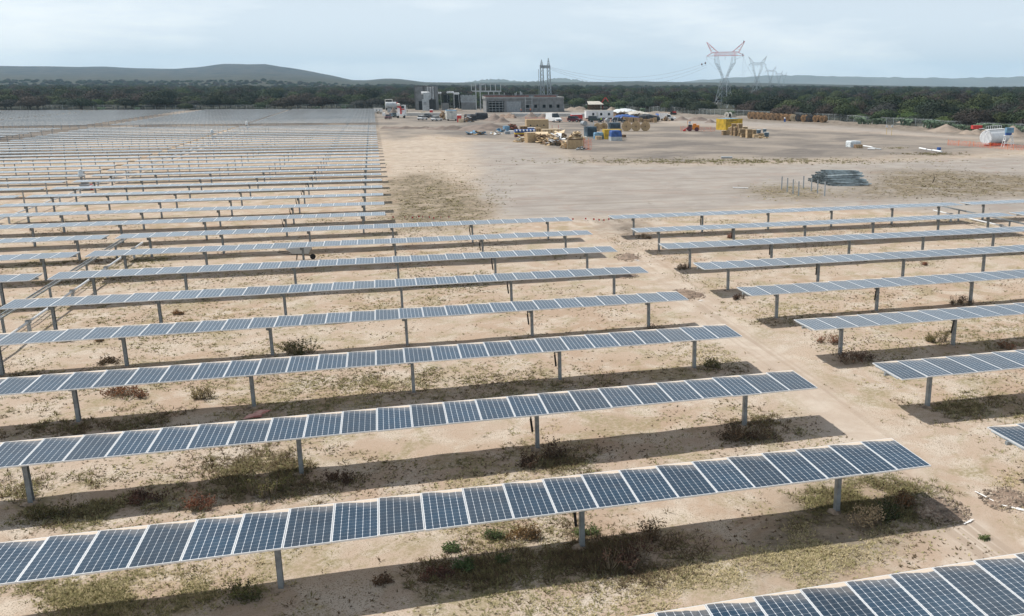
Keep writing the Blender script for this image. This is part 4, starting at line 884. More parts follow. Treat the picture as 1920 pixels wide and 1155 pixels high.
def precast():
    rows = [(829, 841.5, 193, 206.5, 'concrete', 'short slanted grey precast panel beside the dark steel frame'), (850.5, 864, 191.5, 203.5, 'concrete', 'grey precast wall panel under the white rolled sheeting'), (865.5, 893, 192, 205.5, 'concrete', 'wide grey precast wall panel below the slotted wall')]
    for a_, b_, t, b2, mk, lb in rows:
        w_, h_ = dims(a_, b_, t, b2); m_ = MB(); n = max(2, int(w_/1.2))
        for i in range(n): m_.box((-w_/2+(i+.5)*w_/n, (i % 2)*.05, h_/2), (w_/n-.05, .3, h_))
        tag(m_.build('precast_wall', M[mk], None, spot((a_+b_)/2, b2, 0), FACE+.1), lb, 'wall')
    k = mpp(879, 205.5); hv = vm(879, 205.5); e = empty('slotted_wall', spot(879, 205.5, .8), FACE, 'pale vertical slotted wall rising behind the precast panels', 'wall'); m_ = MB()
    for i, u in enumerate(np.arange(865.5, 893, 2.35)): m_.box(((u-879)*k, 0, 20.5*hv), (1.45*k, .3, 12*hv+(.4 if i % 3 else 0)))
    m_.box((0, .1, 14*hv), (28*k, .3, .5)); m_.build('slat', M['palegrey'], e)
    for (a_, b_, t, b2, lb) in ((830, 841, 177, 205, 'dark steel frame left of the white rolled sheeting'), (850.5, 863, 178, 204, 'dark steel frame carrying the white rolled sheeting')):
        w_, h_ = dims(a_, b_, t, b2); m_ = MB()
        for i in range(5): m_.bar((-w_/2+i*w_/4, 0, 0), (-w_/2+i*w_/4, 0, h_), .28); m_.bar((-w_/2+i*w_/4, 3, 0), (-w_/2+i*w_/4, 3, h_), .28)
        for z in (.45, .66, .98): m_.box((0, 1.5, h_*z), (w_+.4, 3.3, .3))
        m_.box((0, 2.9, h_*.72), (w_*.9, .15, h_*.5)); tag(m_.build('steel_structure', M['void'], None, spot((a_+b_)/2, b2, .5), FACE), lb, 'steel structure')
    for u, v, n, lb in ((857, 175.6, 3, 'white rolled sheeting on top of the dark steel frame'), (845.5, 173.2, 4, 'white stacked rolls left of the rolled sheeting'), (823.5, 174.5, 3, 'white ribbed stack high beside the tall block wall')):
        b = spot(u, 205, 1.5); z = (205-v)*vm(u, 205); m_ = MB()
        for i in range(n): m_.tube(((i-n/2+.5)*.72, -.8, z), ((i-n/2+.5)*.72, 1.2, z), .42, n=8)
        for s_ in (-1, 1): m_.bar((s_*n*.33, 0, z-.4), (s_*n*.36, 0, 0), .12)
        tag(m_.build('sheet_rolls', M['white'], None, b, FACE), lb, 'rolls')
    # steel gantry
    v0 = 207.; k = mpp(912, v0); hv = vm(912, v0); e = empty('steel_gantry', spot(912, v0, 1.5), FACE, 'tall pale steel gantry with a beam and uprights left of the concrete building', 'gantry'); X = lambda u: (u-912)*k; Z = lambda v: (v0-v)*hv
    for u in (893.5, 901.5): m_ = MB(); m_.bar((X(u), 0, 0), (X(u), 0, Z(157)), .42); m_.build('column', M['palegrey'], e)
    for u in (915, 925, 935): m_ = MB(); m_.bar((X(u), 3, 0), (X(u), 3, Z(171)), .36); m_.build('column', M['palegrey'], e)
    m_ = MB(); m_.box((X(914), 0, Z(171)), (54*k, .5, .42)); m_.box((X(907.5), 0, Z(158)), (9*k, .4, .35)); m_.box((X(914), 3, Z(172)), (50*k, .3, .3)); m_.build('beam', M['palegrey'], e)
    for u in (885.5, 903.5, 911.8, 921.3, 930.6, 940.2): m_ = MB(); m_.bar((X(u), 0, Z(171)), (X(u), 0, Z(157.5)), .30); m_.build('upright', M['palegrey'], e)
precast()

# ------------------------------------------------------------------ lattice towers and wires
def lat(m_, a0, a1, b0, b1, n, w_=.08):          # lattice face between two chords
    a0, a1, b0, b1 = map(Vector, (a0, a1, b0, b1))
    for i in range(n):
        p, q = a0.lerp(a1, i/n), b0.lerp(b1, (i+1)/n); r_, s_ = b0.lerp(b1, i/n), a0.lerp(a1, (i+1)/n); m_.bar(p, q, w_); m_.bar(r_, s_, w_); m_.bar(s_, q, w_*.9)
def mast(m_, p0, p1, w0, w1, n, wb=.11):
    cs0 = [Vector(p0)+Vector((sx*w0/2, sy*w0/2, 0)) for sx, sy in ((-1, -1), (1, -1), (1, 1), (-1, 1))]; cs1 = [Vector(p1)+Vector((sx*w1/2, sy*w1/2, 0)) for sx, sy in ((-1, -1), (1, -1), (1, 1), (-1, 1))]
    for i in range(4): m_.bar(cs0[i], cs1[i], wb*1.3); lat(m_, cs0[i], cs1[i], cs0[(i+1) % 4], cs1[(i+1) % 4], n, wb*.6)
def pylon_meshes():
    g = MB(); b = 3.6; hw = 1.9; zw = 12.6
    ft = [(sx*b, sy*b, 0) for sx, sy in ((-1, -1), (1, -1), (1, 1), (-1, 1))]; wt = [(sx*hw*.85, sy*hw*.62, zw) for sx, sy in ((-1, -1), (1, -1), (1, 1), (-1, 1))]
    for i in range(4):
        f0, f1, w0, w1 = Vector(ft[i]), Vector(ft[(i+1) % 4]), Vector(wt[i]), Vector(wt[(i+1) % 4]); g.bar(f0, w0, .2)
        a_, b2 = f0.lerp(w0, .28), f1.lerp(w1, .28); md = (a_+b2)/2; g.bar(a_, b2, .13); g.bar(f0, md, .11); g.bar(f1, md, .11); g.bar(f0.lerp(md, .5), f0.lerp(w0, .16), .07); g.bar(f1.lerp(md, .5), f1.lerp(w1, .16), .07)
        c0, c1 = f0.lerp(w0, .62), f1.lerp(w1, .62); g.bar(a_, c1, .11); g.bar(b2, c0, .11); g.bar(c0, c1, .09); lat(g, c0, w0, c1, w1, 2, .08)
    for sx in (-1, 1):
        for sy in (-1, 1):
            p = Vector((sx*hw*.85, sy*1.18, zw)); k_ = Vector((sx*.75, sy*.55, zw+1.5)); e1 = Vector((sx*4.3, sy*.6, zw+9.2)); e2 = Vector((sx*5.3, sy*.6, zw+11.5)); i1 = Vector((sx*3.3, sy*.6, zw+7.6)); i2 = Vector((sx*4., sy*.6, zw+11.5))
            g.bar(p, k_, .12); o1 = Vector((sx*2.4, sy*.6, zw+4.2)); g.bar(Vector((sx*1.2, sy*.6, zw+1.2)), o1, .13); g.bar(o1, Vector((sx*5.2, sy*.6, zw+8.2)), .13); g.bar(Vector((sx*5.2, sy*.6, zw+8.2)), Vector((sx*5.3, sy*.6, zw+11.5)), .13)
            g.bar(k_, i1, .13); g.bar(i1, i2, .13)
            for t in (.15, .35, .55, .75, .95):
                g.bar(k_.lerp(i1, t), Vector((sx*1.2, sy*.6, zw+1.2)).lerp(Vector((sx*5.2, sy*.6, zw+8.2)), min(1, t+.1)), .06); g.bar(k_.lerp(i1, min(1, t+.15)), Vector((sx*1.2, sy*.6, zw+1.2)).lerp(Vector((sx*5.2, sy*.6, zw+8.2)), t), .06)
        for t in (.3, .6, .9): g.bar(Vector((sx*(1+3*t), -.6, zw+1.5+8*t)), Vector((sx*(1+3*t), .6, zw+1.5+8*t)), .06)
        g.bar((sx*9.6, 0, zw+11.3), (sx*5, 0, zw+9.6), .08)
    mast(g, (0, 0, zw-2.), (0, 0, zw+1.4), 1.6, .8, 2, .07); g.bar((-hw, -1.2, zw), (hw, -1.2, zw), .1); g.bar((-hw, 1.2, zw), (hw, 1.2, zw), .1)
    body = g.mesh('tower_body', M['latticegrey']); a = MB(); za = zw+11.5
    for sy in (-1, 1):
        a.bar((-10, 0, za), (-6.5, sy*.6, za), .14); a.bar((10, 0, za), (6.5, sy*.6, za), .14); a.bar((-6.5, sy*.6, za), (6.5, sy*.6, za), .15); a.bar((-6.3, sy*.5, za+1.7), (6.3, sy*.5, za+1.7), .15); a.bar((-6.3, sy*.5, za+1.7), (-10, 0, za), .13); a.bar((6.3, sy*.5, za+1.7), (10, 0, za), .13)
        n = 12
        for i in range(n): x0 = -6.3+12.6*i/n; x1 = x0+12.6/n; xm = (x0+x1)/2; a.bar((x0, sy*.6, za), (xm, sy*.5, za+1.7), .07); a.bar((xm, sy*.5, za+1.7), (x1, sy*.6, za), .07)
        for sx in (-1, 1):
            tip = Vector((sx*10.2, 0, za+6.4)); a.bar((sx*7.2, sy*.5, za+1.5), tip, .13); a.bar((sx*4., sy*.5, za+1.7), tip, .13)
            for t in (.2, .4, .6, .8): a.bar(Vector((sx*7.2, sy*.5, za+1.5)).lerp(tip, t), Vector((sx*4., sy*.5, za+1.7)).lerp(tip, t+.1), .06)
    for sx in (-1, 1): a.bar((sx*5, -.6, za), (sx*5, .6, za+1.7), .07)
    arm = a.mesh('crossarm', M['latticered']); arm2 = arm.copy(); arm2.materials[0] = M['latticegrey']
    ins = MB(); 
    for x in (-9.9, 0, 9.9):
        for i in range(6): ins.tube((x, 0, za-.2-i*.28), (x, 0, za-.3-i*.28), .16, n=6)
    return body, arm, arm2, ins.mesh('insulators', M['grey'])
PB, PA, PA2, PI_ = pylon_meshes()
PYR = FACE-R(34); PPOS = []
PL = ['big pylon with a red and white crossarm standing among the trees', 'second grey pylon behind the red-topped pylon', 'third smaller grey pylon in the line', 'fourth faint pylon in the line', 'fifth and faintest pylon at the end of the line']
for i, (u, dd, sz) in enumerate(((1357.5, 437, 1.0), (1418, 770, 1.10), (1443, 1260, 1.14), (1459, 1800, 1.16), (1468.5, 2250, 1.2))):
    x, y = world(u, dd); z = T(x, y)*.5; e = empty('transmission_pylon', (x, y, z), PYR if i == 0 else FACE-R(50), PL[i], 'pylon', 'pylons of the power line'); e.scale = (1, 1, sz)
    part('tower_body', PB, e); part('crossarm', PA if i == 0 else PA2, e); part('insulators', PI_, e); PPOS.append((Vector((x, y, z)), PYR if i == 0 else FACE-R(50), sz))
def armtip(i, sx, dz=0, xo=9.9, zo=22.3):
    p, r_, s_ = PPOS[i]; return p+Vector((math.cos(r_)*sx*xo, math.sin(r_)*sx*xo, (zo+dz)*s_))
def wire(a_, b_, sag, r_=.03, mi='grey', n=18, label='', name='power_line', group='wires of the power line'):
    m_ = MB(); prev = None
    for i in range(n+1):
        t = i/n; p = a_.lerp(b_, t)-a_; p.z -= sag*4*t*(1-t)
        if prev is not None: m_.tube(prev, p, r_, n=4, cap=False)
        prev = p
    return tag(m_.build(name, M[mi], None, a_), label, 'power line', group)
for i in range(3):
    for sx, nm in ((-1, 'left'), (1, 'right')):
        wire(armtip(i, sx), armtip(i+1, sx), 8+3*i, .028, label=f'thin wire between pylons {("one and two", "two and three", "three and four")[i]} on the {nm} arm')
# substation towers behind the concrete building
v0 = 198.; SD = 392.
def subst():
    x, y = world(1022.3, SD); e = empty('substation_tower', (x, y, 0), FACE, 'twin lattice masts joined by a beam behind the concrete building', 'lattice tower'); k = SD/FPX; X = lambda u: (u-1022.3)*k
    Z = lambda v: CAMH-(v-156.5)*.97*k
    for (u, tv, wd) in ((1015.6, 113.5, 5.), (1028, 111., 5.)):
        m_ = MB(); mast(m_, (X(u+.6), 0, 0), (X(u), 0, Z(124)), wd*k*1.5, wd*k, 12, .16); mast(m_, (X(u), 0, Z(124)), (X(u), 0, Z(tv)), wd*k*.8, .12, 3, .13); m_.build('mast', M['latticegrey'], e)
    m_ = MB(); z0, z1 = Z(128.8), Z(124); 
    for yy in (-.6, .6):
        m_.bar((X(1013), yy, z0), (X(1031), yy, z0), .2); m_.bar((X(1013), yy, z1), (X(1031), yy, z1), .2); lat(m_, (X(1013), yy, z0), (X(1031), yy, z0), (X(1013), yy, z1), (X(1031), yy, z1), 8, .14)
    m_.build('beam', M['latticegrey'], e)
    m_ = MB(); m_.bar((0, 0, 0), (0, 0, Z(131)), .22); tag(m_.build('lightning_mast', M['latticegrey'], None, Vector(world(1009.5, SD)).to_3d(), FACE), 'thin pole standing left of the twin lattice masts', 'pole')
    A_ = Vector((x, y, 0))+Vector((cs, sn, 0))*X(1031.5); 
    for i, (za, lb) in enumerate(((Z(127), 'upper'), (Z(129), 'middle'), (Z(131.), 'lower'))):
        wire(Vector((A_.x, A_.y, za)), armtip(0, -1, dz=-1.2-1.0*i), 5.5+i*1.0, .04, label=f'{lb} sagging wire from the twin masts to the big pylon')
    # dark marker balls near the arm
    a0 = Vector((A_.x, A_.y, Z(127))); b0 = armtip(0, -1, dz=-1.2)
    for i, t in enumerate((.965, .99)):
        p = a0.lerp(b0, t); p.z -= 5.5*4*t*(1-t); m_ = MB(); m_.ball((0, 0, 0), .42, 0, 10, 6, (.8, .8, 1.2)); tag(m_.build('marker_ball', M['maroon'], None, p), ('dark red marker hanging on the wire, farther from the pylon arm', 'dark red marker hanging on the wire next to the pylon arm')[i], 'marker', 'markers on the wire')
    m_ = MB()
    for dx in (0, .5, 1.3): m_.bar((dx-.6, 0, -19), (dx-.6, 0, 0), .03)
    tag(m_.build('hanging_ropes', M['grey'], None, armtip(0, 1, dz=0)), 'thin ropes hanging down from the right arm of the big pylon', 'ropes')
subst()

# ------------------------------------------------------------------ people (skinned figures)
def person(p, face, h, top, legs, helmet, label, pose='stand', vest=None, group=None):
    J = {'pel': (0, 0, .53), 'ch': (0, .01, .72), 'nk': (0, 0, .83), 'hd': (0, -.005, .90), 'hd2': (0, .0, .965), 'nose': (0, -.055, .905)}
    R_ = {'pel': .082, 'ch': .095, 'nk': .034, 'hd': .05, 'hd2': .045, 'nose': .012}; E_ = [('pel', 'ch'), ('ch', 'nk'), ('nk', 'hd'), ('hd', 'hd2'), ('hd', 'nose')]
    for s_, t in ((-1, 'l'), (1, 'r')):
        st = .05*(s_ if pose == 'walk' else .3)
        J.update({t+'h': (s_*.05, 0, .49), t+'k': (s_*.057, -.012-st*.6, .27), t+'a': (s_*.06, st, .035), t+'t': (s_*.066, st-.085, .015), t+'s': (s_*.105, 0, .79)})
        R_.update({t+'h': .052, t+'k': .035, t+'a': .024, t+'t': .02, t+'s': .04})
        el = (s_*.135, .02-st*.5, .635); ha = (s_*.13, -.06-st*.7, .50) if pose != 'reach' else (s_*.12, -.17, .62)
        J.update({t+'e': el, t+'w': ha}); R_.update({t+'e': .026, t+'w': .018})
        E_ += [('pel', t+'h'), (t+'h', t+'k'), (t+'k', t+'a'), (t+'a', t+'t'), ('ch', t+'s'), (t+'s', t+'e'), (t+'e', t+'w')]
        for f in range(5):
            o = ((f-2)*.009, -.012-.004*(2-abs(f-2)), -.042) if f else (-s_*.022, -.018, -.022)
            a_ = (ha[0]+o[0], ha[1]+o[1]*.8, ha[2]+o[2]*.55); b_ = (ha[0]+o[0]*1.2, ha[1]+o[1]*1.6, ha[2]+o[2]*1.0)
            J.update({f'{t}f{f}a': a_, f'{t}f{f}b': b_}); R_.update({f'{t}f{f}a': .006, f'{t}f{f}b': .005}); E_ += [(t+'w', f'{t}f{f}a'), (f'{t}f{f}a', f'{t}f{f}b')]
    keys = list(J); me = bpy.data.meshes.new('person'); me.from_pydata([tuple(c*h for c in J[k_]) for k_ in keys], [(keys.index(a_), keys.index(b_)) for a_, b_ in E_], [])
    o = bpy.data.objects.new('person', me); C.objects.link(o); o.location = p; o.rotation_euler = (0, 0, face); md = o.modifiers.new('skin', 'SKIN'); md.use_smooth_shade = True
    for i, k_ in enumerate(keys):
        r_ = R_[k_]*h; me.skin_vertices[0].data[i].radius = (r_, r_*(.72 if k_ in ('ch', 'pel') else 1)); me.skin_vertices[0].data[i].use_root = (k_ == 'pel')
    o.modifiers.new('sub', 'SUBSURF').levels = 1
    mt, n, b, out = newmat('clothed_figure'); z = nd(n, 'ShaderNodeSeparateXYZ'); n.links.new(ocoord(n), z.inputs[0])
    def g(mk): return tuple(M[mk].node_tree.nodes['Mix (Legacy)'].inputs[1].default_value)[:3] if 0 else mk
    c = mixc(n, mth(n, 'GREATER_THAN', z.outputs[2], .52*h), legs, top); c = mixc(n, mth(n, 'GREATER_THAN', z.outputs[2], .845*h), c, (.28, .16, .10)); c = mixc(n, mth(n, 'LESS_THAN', z.outputs[2], .03*h), c, (.03, .02, .02))
    n.links.new(c, b.inputs['Base Color']); b.inputs['Roughness'].default_value = .8; me.materials.append(mt)
    m_ = MB(); m_.ball((0, 0, .945*h), .062*h, 0, 10, 5, (1, 1.15, .85)); m_.tube((0, -.01*h, .945*h), (0, -.01*h, .952*h), .078*h, n=10); m_.build('helmet', M[helmet], o)
    if vest:
        m_ = MB(); m_.tube((0, .005*h, .555*h), (0, .005*h, .80*h), .104*h, .098*h, 10); v_ = m_.build('vest', M[vest], o); 
    return tag(o, label, 'person', group)
HT = 1.72
person(spot(1127.5, 230.3), FACE+2.8, HT, (.1, .12, .2), (.03, .04, .08), 'white', 'worker in yellow vest and white helmet standing behind the dark jeep', vest='hivis', group='workers in the yard')
person(spot(1139, 231.8), FACE+.3, HT, (.15, .25, .4), (.05, .09, .2), 'white', 'worker in yellow vest and blue trousers in front of the white trailer', vest='hivis', group='workers in the yard')
person(spot(1131.5, 229.5), FACE-1.2, HT, (.1, .12, .2), (.03, .04, .06), 'white', 'worker in dark clothes between the two yellow-vested workers', vest=None, group='workers in the yard')
person(spot(977, 211.5, -1.2), FACE+1., HT, (.5, .15, .1), (.03, .04, .08), 'white', 'left worker in orange vest in front of the concrete building', vest='hivisor', group='workers in the yard')
person(spot(994.8, 210.8, -1.2), FACE+.2, HT, (.5, .15, .1), (.03, .04, .08), 'hivisor', 'right worker in orange vest under the scaffold tower', vest='hivisor', group='workers in the yard')
person(spot(763.5, 210.8), FACE+2., HT+.1, (.6, .62, .65), (.02, .03, .04), 'white', 'person in white shirt and dark trousers right of the red boom truck', group='workers in the yard')
person(spot(1057.5, 211.2), FACE+1.5, HT, (.03, .05, .1), (.02, .03, .06), 'blue', 'worker in dark blue at the right corner of the concrete building', group='workers in the yard')
for sx, dz, dx, lb in ((1, 17.5-11.5, 9.6, 'worker in dark clothes perched on the top right peak of the big pylon'), (1, 12.3-11.5, 9.3, 'worker in dark clothes sitting at the right end of the crossarm')):
    person(armtip(0, 1, dz=-.6 if dz < 2 else 5.2, xo=dx, zo=24.), PYR+1.2, 1.7, (.03, .03, .05), (.02, .02, .04), 'darkcar', lb, group='workers on the pylon')

# ------------------------------------------------------------------ vehicles
def vehicle(u0, u1, vb, kind, paint, label, rot=0., L=None, cat='car', name='parked_car', lights=True, sc_=1.):
    p = spot((u0+u1)/2, vb); 
    dimsv = {'suv': (4.5, 1.85, 1.75), 'hatch': (4.1, 1.75, 1.5), 'van': (5.9, 2.05, 2.65), 'pickup': (5.2, 1.9, 1.8), 'jeep': (4.2, 1.8, 1.85)}[kind]; L, W, H = dimsv
    p = spot((u0+u1)/2, vb, .5*(abs(math.cos(rot))*W+abs(math.sin(rot))*L)*.9); e = empty(name, p, FACE+rot, label, cat, 'vehicles parked in the yard'); e.scale = (sc_,)*3; hw = W/2; gz = .32
    P = {'suv': ([(-L/2, .45), (-L/2, 1.0), (-L/2+.1, 1.08), (L*.2, 1.06), (L*.46, .92), (L/2, .75), (L/2, .42), (L*.4, .3), (-L*.42, .3)], [(-L/2+.08, 1.05), (-L*.40, H), (L*.06, H), (L*.22, 1.04)]),
         'hatch': ([(-L/2, .4), (-L/2, .9), (L*.2, .92), (L*.46, .78), (L/2, .62), (L/2, .35), (-L*.42, .28)], [(-L/2+.1, .88), (-L*.36, H), (L*.05, H), (L*.22, .9)]),
         'van': ([(-L/2, .45), (-L/2, 1.45), (L*.30, 1.45), (L*.36, 1.3), (L*.49, 1.05), (L/2, .6), (L/2, .4), (-L*.45, .35)], [(-L/2, 1.43), (-L/2+.06, H), (L*.16, H), (L*.33, 1.43)]),
         'pickup': ([(-L/2, .5), (-L/2, 1.08), (L*.22, 1.08), (L*.46, .98), (L/2, .8), (L/2, .45), (-L*.45, .38)], [(-L*.12, 1.06), (-L*.08, H), (L*.12, H), (L*.24, 1.06)]),
         'jeep': ([(-L/2, .5), (-L/2, 1.12), (L*.2, 1.12), (L*.48, 1.08), (L/2, .95), (L/2, .5), (-L*.45, .4)], [(-L/2+.05, 1.1), (-L/2+.1, H), (L*.1, H), (L*.18, 1.1)])}[kind]
    m_ = MB(); m_.prism(P[0], -hw, hw); up = P[1]; n = len(up)
    top = MB(); ins = .13
    roof = [q for q in up if q[1] > H-.01]; x0, x1 = min(q[0] for q in roof), max(q[0] for q in roof); m_.box(((x0+x1)/2, 0, H-.02), (x1-x0+.06, W-2*ins+.06, .06))
    if kind == 'van': m_.box((-L*.19, 0, 2.02), (L*.58, W-.1, 1.16))
    elif kind in ('suv', 'jeep', 'hatch', 'pickup'):
        for sx in (x0+.02, (x0+x1)/2, x1-.02):
            for s_ in (-1, 1): m_.bar((sx, s_*(hw-ins), H), (sx+(-.12 if sx < -.1 else .2 if sx > x1-.1 else 0), s_*(hw-.05), P[0][2][1] if kind != 'van' else 1.4), .06)
    m_.build('body', M[paint], e)
    vs = [(x, -hw+(.05 if z < H-.1 else ins), z) for x, z in up]+[(x, hw-(.05 if z < H-.1 else ins), z) for x, z in up]; m_ = MB(); m_.add(vs, [tuple(range(n)), tuple(range(2*n-1, n-1, -1))]+[((i+1) % n, i, n+i, n+(i+1) % n) for i in range(n)]); m_.build('window', M['glass'], e)
    wh = MB(); wh.tube((0, -.11, 0), (0, .11, 0), .36, n=14); wme = wh.mesh('wheel', M['black']); rm = MB(); rm.tube((0, -.125, 0), (0, .125, 0), .19, n=10); rme = rm.mesh('rim', M['palegrey'])
    for sx in (-.31, .31):
        for s_ in (-1, 1): q = part('wheel', wme, e, (sx*L, s_*(hw-.08), .36)); part('rim', rme, q)
    if kind == 'pickup': m_ = MB(); m_.box((-L*.31, 0, 1.09), (L*.34, W-.25, .03)); m_.build('cargo_bed', M['black'], e)
    if lights:
        for s_ in (-1, 1): m_ = MB(); m_.box((L*.485, s_*(hw-.28), .78 if kind != 'van' else .95), (.12, .32, .16)); m_.build('headlight', M['lamp'], e)
        m_ = MB(); m_.box((L/2, 0, .45), (.12, W-.1, .2)); m_.box((L/2+.01, 0, .72), (.06, W*.4, .14)); m_.build('bumper', M['black'], e)
        m_ = MB(); m_.box((-L/2, 0, .45), (.12, W-.1, .2)); m_.build('bumper', M['black'], e)
    return e
vehicle(1027.5, 1049, 229.5, 'van', 'white', 'white high-roof van parked with its front towards the right', rot=-.9, cat='van', name='parked_van')
vehicle(1068, 1088, 229, 'suv', 'maroon', 'dark maroon car parked right of the white van', rot=-.6)
vehicle(1107.5, 1126, 229.5, 'jeep', 'darkgreen', 'dark green jeep parked in front of the white trailer', rot=-.25)
vehicle(1147, 1172, 229.8, 'hatch', 'darkcar', 'black low car parked beside the wooden crates', rot=.15)
vehicle(787, 798, 225.5, 'suv', 'white', 'left white car seen from the rear near the cream board', rot=1.30, lights=True, sc_=.84)
vehicle(812, 826, 227, 'suv', 'white', 'right white pickup-like car left of the white cargo box', rot=1.12, sc_=.84)
vehicle(798, 808.5, 221.5, 'suv', 'darkcar', 'dark car parked between the two white cars', rot=1.4, sc_=.84)
vehicle(723, 733, 223.8, 'suv', 'maroon', 'purple red car parked at the end of the far panels', rot=-1.5, sc_=.84)
vehicle(736.5, 745, 220.3, 'suv', 'darkgreen', 'dark green car right of the purple red car', rot=-1.3, sc_=.84)
vehicle(730.5, 737.5, 219.8, 'hatch', 'lblue', 'pale blue car half hidden behind the purple red car', rot=-1.4, sc_=.84)
def stake_truck(e, w_, h_, d):
    L = w_; m_ = MB(); m_.prism([(L*.5, .5), (L*.5, 1.0), (L*.44, 1.15), (L*.22, 1.2), (L*.16, 1.9), (0, 1.95), (0, .5)], -.95, .95); m_.build('cab', M['white'], e)
    m_ = MB(); m_.prism([(L*.23, 1.22), (L*.175, 1.82), (L*.02, 1.86), (L*.02, 1.22)], -.97, .97); m_.box((L*.33, 0, 1.205), (.4, 1.2, .02)); m_.build('window', M['glass'], e)
    m_ = MB(); m_.box((-L*.26, 0, .75), (L*.48, 2, .15)); 
    for s_ in (-1, 1):
        for z in (1.05, 1.4, 1.75, 2.1): m_.box((-L*.26, s_*.97, z), (L*.48, .05, .24))
    for z in (1.05, 1.4, 1.75, 2.1): m_.box((-L*.5, 0, z), (.05, 1.9, .24)); m_.box((-L*.02, 0, z), (.05, 1.9, .24))
    m_.build('stake_bed', M['white'], e)
    for s_ in (-1, 1):
        for x in (L*.32, -L*.28): m_ = MB(); m_.tube((x, s_*.75, .42), (x, s_*.98, .42), .42, n=14); m_.build('wheel', M['black'], e)
        m_ = MB(); m_.box((L*.49, s_*.7, .95), (.1, .3, .18)); m_.build('headlight', M['lamp'], e)
boxthing('stake_bed_truck', 1236, 1266.5, 212, 226.5, 2, None, 'white small truck with a high slatted bed at the right of the tarpaulins', 'truck', stake_truck, rot=-.2, group='vehicles parked in the yard')
def boom_truck(e, w_, h_, d):
    m_ = MB(); m_.box((0, 1, 1.0), (w_*.9, 3.5, .5)); m_.build('chassis', M['white'], e)
    for s_ in (-1, 1): m_ = MB(); m_.tube((s_*w_*.38-.25, 0, .55), (s_*w_*.38+.25, 0, .55), .55, n=12); m_.build('wheel', M['black'], e); m_ = MB(); m_.box((s_*w_*.33, -.4, 1.5), (.9, .3, .5)); m_.build('fender', M['white'], e)
    m_ = MB(); m_.box((w_*.22, 1.5, 2.9), (w_*.42, 2, 2.6)); m_.build('cab', M['white'], e); m_ = MB(); m_.box((w_*.22, .42, 3.6), (w_*.36, .1, .8)); m_.build('window', M['glass'], e); m_ = MB(); m_.box((w_*.22, .43, 2.85), (w_*.38, .1, .35)); m_.build('stripe', M['red'], e)
    m_ = MB(); m_.box((-w_*.28, 1.6, 2.6), (w_*.36, 2, 1.9)); m_.build('body_box', M['white'], e)
    m_ = MB(); m_.bar((0, .2, .9), (-w_*.02, .4, 3.6), .5); m_.bar((-w_*.02, .4, 3.6), (-w_*.5, .6, 5.0), .45); m_.bar((-w_*.02, .4, 3.4), (-w_*.46, .6, 3.6), .4); m_.build('boom', M['red'], e)
    m_ = MB(); m_.tube((-w_*.42, .3, 4.35), (-w_*.1, .3, 4.35), .45, n=10); m_.build('drum', M['offwhite'], e)
boxthing('boom_truck', 744.5, 760, 200, 221.8, 4, None, 'white and red boom truck seen from behind', 'truck', boom_truck, group='vehicles parked in the yard')
def tanker(e, w_, h_, d):
    m_ = MB(); m_.tube((-w_*.5, 0, 2.9), (w_*.5, 0, 2.9), 1.2, n=20); m_.ball((-w_*.5, 0, 2.9), 1.2, 0, 16, 8, (.35, 1, 1)); m_.ball((w_*.5, 0, 2.9), 1.2, 0, 16, 8, (.35, 1, 1)); m_.build('tank', M['palegrey'], e)
    m_ = MB(); m_.box((-w_*.22, 0, .8), (w_*.4, 2, 1.5)); m_.box((w_*.3, 0, 1.3), (.5, 2, 1)); m_.build('cradle', M['palegrey'], e)
boxthing('storage_tank', 725.5, 743.5, 194, 211, 2.4, None, 'grey horizontal storage tank behind a brown earth heap', 'tank', tanker)
def tip_body(e, w_, h_, d):
    m_ = MB(); m_.box((0, 1.2, 2.2), (w_, .2, 4.2)); m_.build('inside', M['void'], e); m_ = MB(); m_.box((0, 0, 4.5), (w_+.4, 2.6, .3)); m_.box((-w_/2-.1, 0, 2.2), (.3, 2.6, 4.3)); m_.box((w_/2+.1, 0, 2.2), (.3, 2.6, 4.3)); m_.build('rim', M['offwhite'], e)  # near-black back sheet paints the unlit inside
boxthing('open_shed', 724, 736, 189, 207.5, 3, None, 'small open dark shed with a pale rim behind the grey tank', 'shed', tip_body)
heap(730, 746, 200.5, 212, 'brown conical earth heap in front of the grey tank', 'dirtdark', 4, 3)

# ------------------------------------------------------------------ cabins, toilets, crates, tarpaulins
def cabin(nwin, dark='glass'):
    def f(e, w_, h_, d):
        m_ = MB(); m_.box((0, 0, h_/2+.2), (w_, d, h_-.4)); m_.build('body', M['white'], e); m_ = MB(); m_.box((0, 0, h_+.03), (w_+.2, d+.2, .12)); m_.build('roof', M['offwhite'], e)
        m_ = MB(); m_.box((0, -.05, .2), (w_-.3, .3, .35)); m_.build('undercarriage', M['void'], e)
        for i in range(nwin): x = w_*(-.24+.29*i) if nwin == 3 else w_*(-.2+.4*i); m_ = MB(); m_.box((x, -d/2-.02, h_*.58), (w_*.075, .06, h_*.3)); m_.build('window', M[dark], e)
        m_ = MB(); m_.box((-w_*.09, -d/2-.02, h_*.48), (w_*.06, .05, h_*.62)); m_.build('door', M['offwhite'], e)
        m_ = MB()
        for i in range(1, 9): m_.box((-w_/2+w_*i/9+.13, -d/2-.015, h_*.53), (.03, .03, h_*.74))
        m_.build('panel_seam', M['palegrey'], e)
    return f
boxthing('office_trailer', 1097, 1149, 207.3, 223.3, 2.6, None, 'long white office trailer with three windows', 'trailer', cabin(3), rot=.02)
boxthing('site_cabin', 702, 717, 203.3, 211.3, 2.5, None, 'small white cabin at the right end of the far panels', 'cabin', cabin(2))
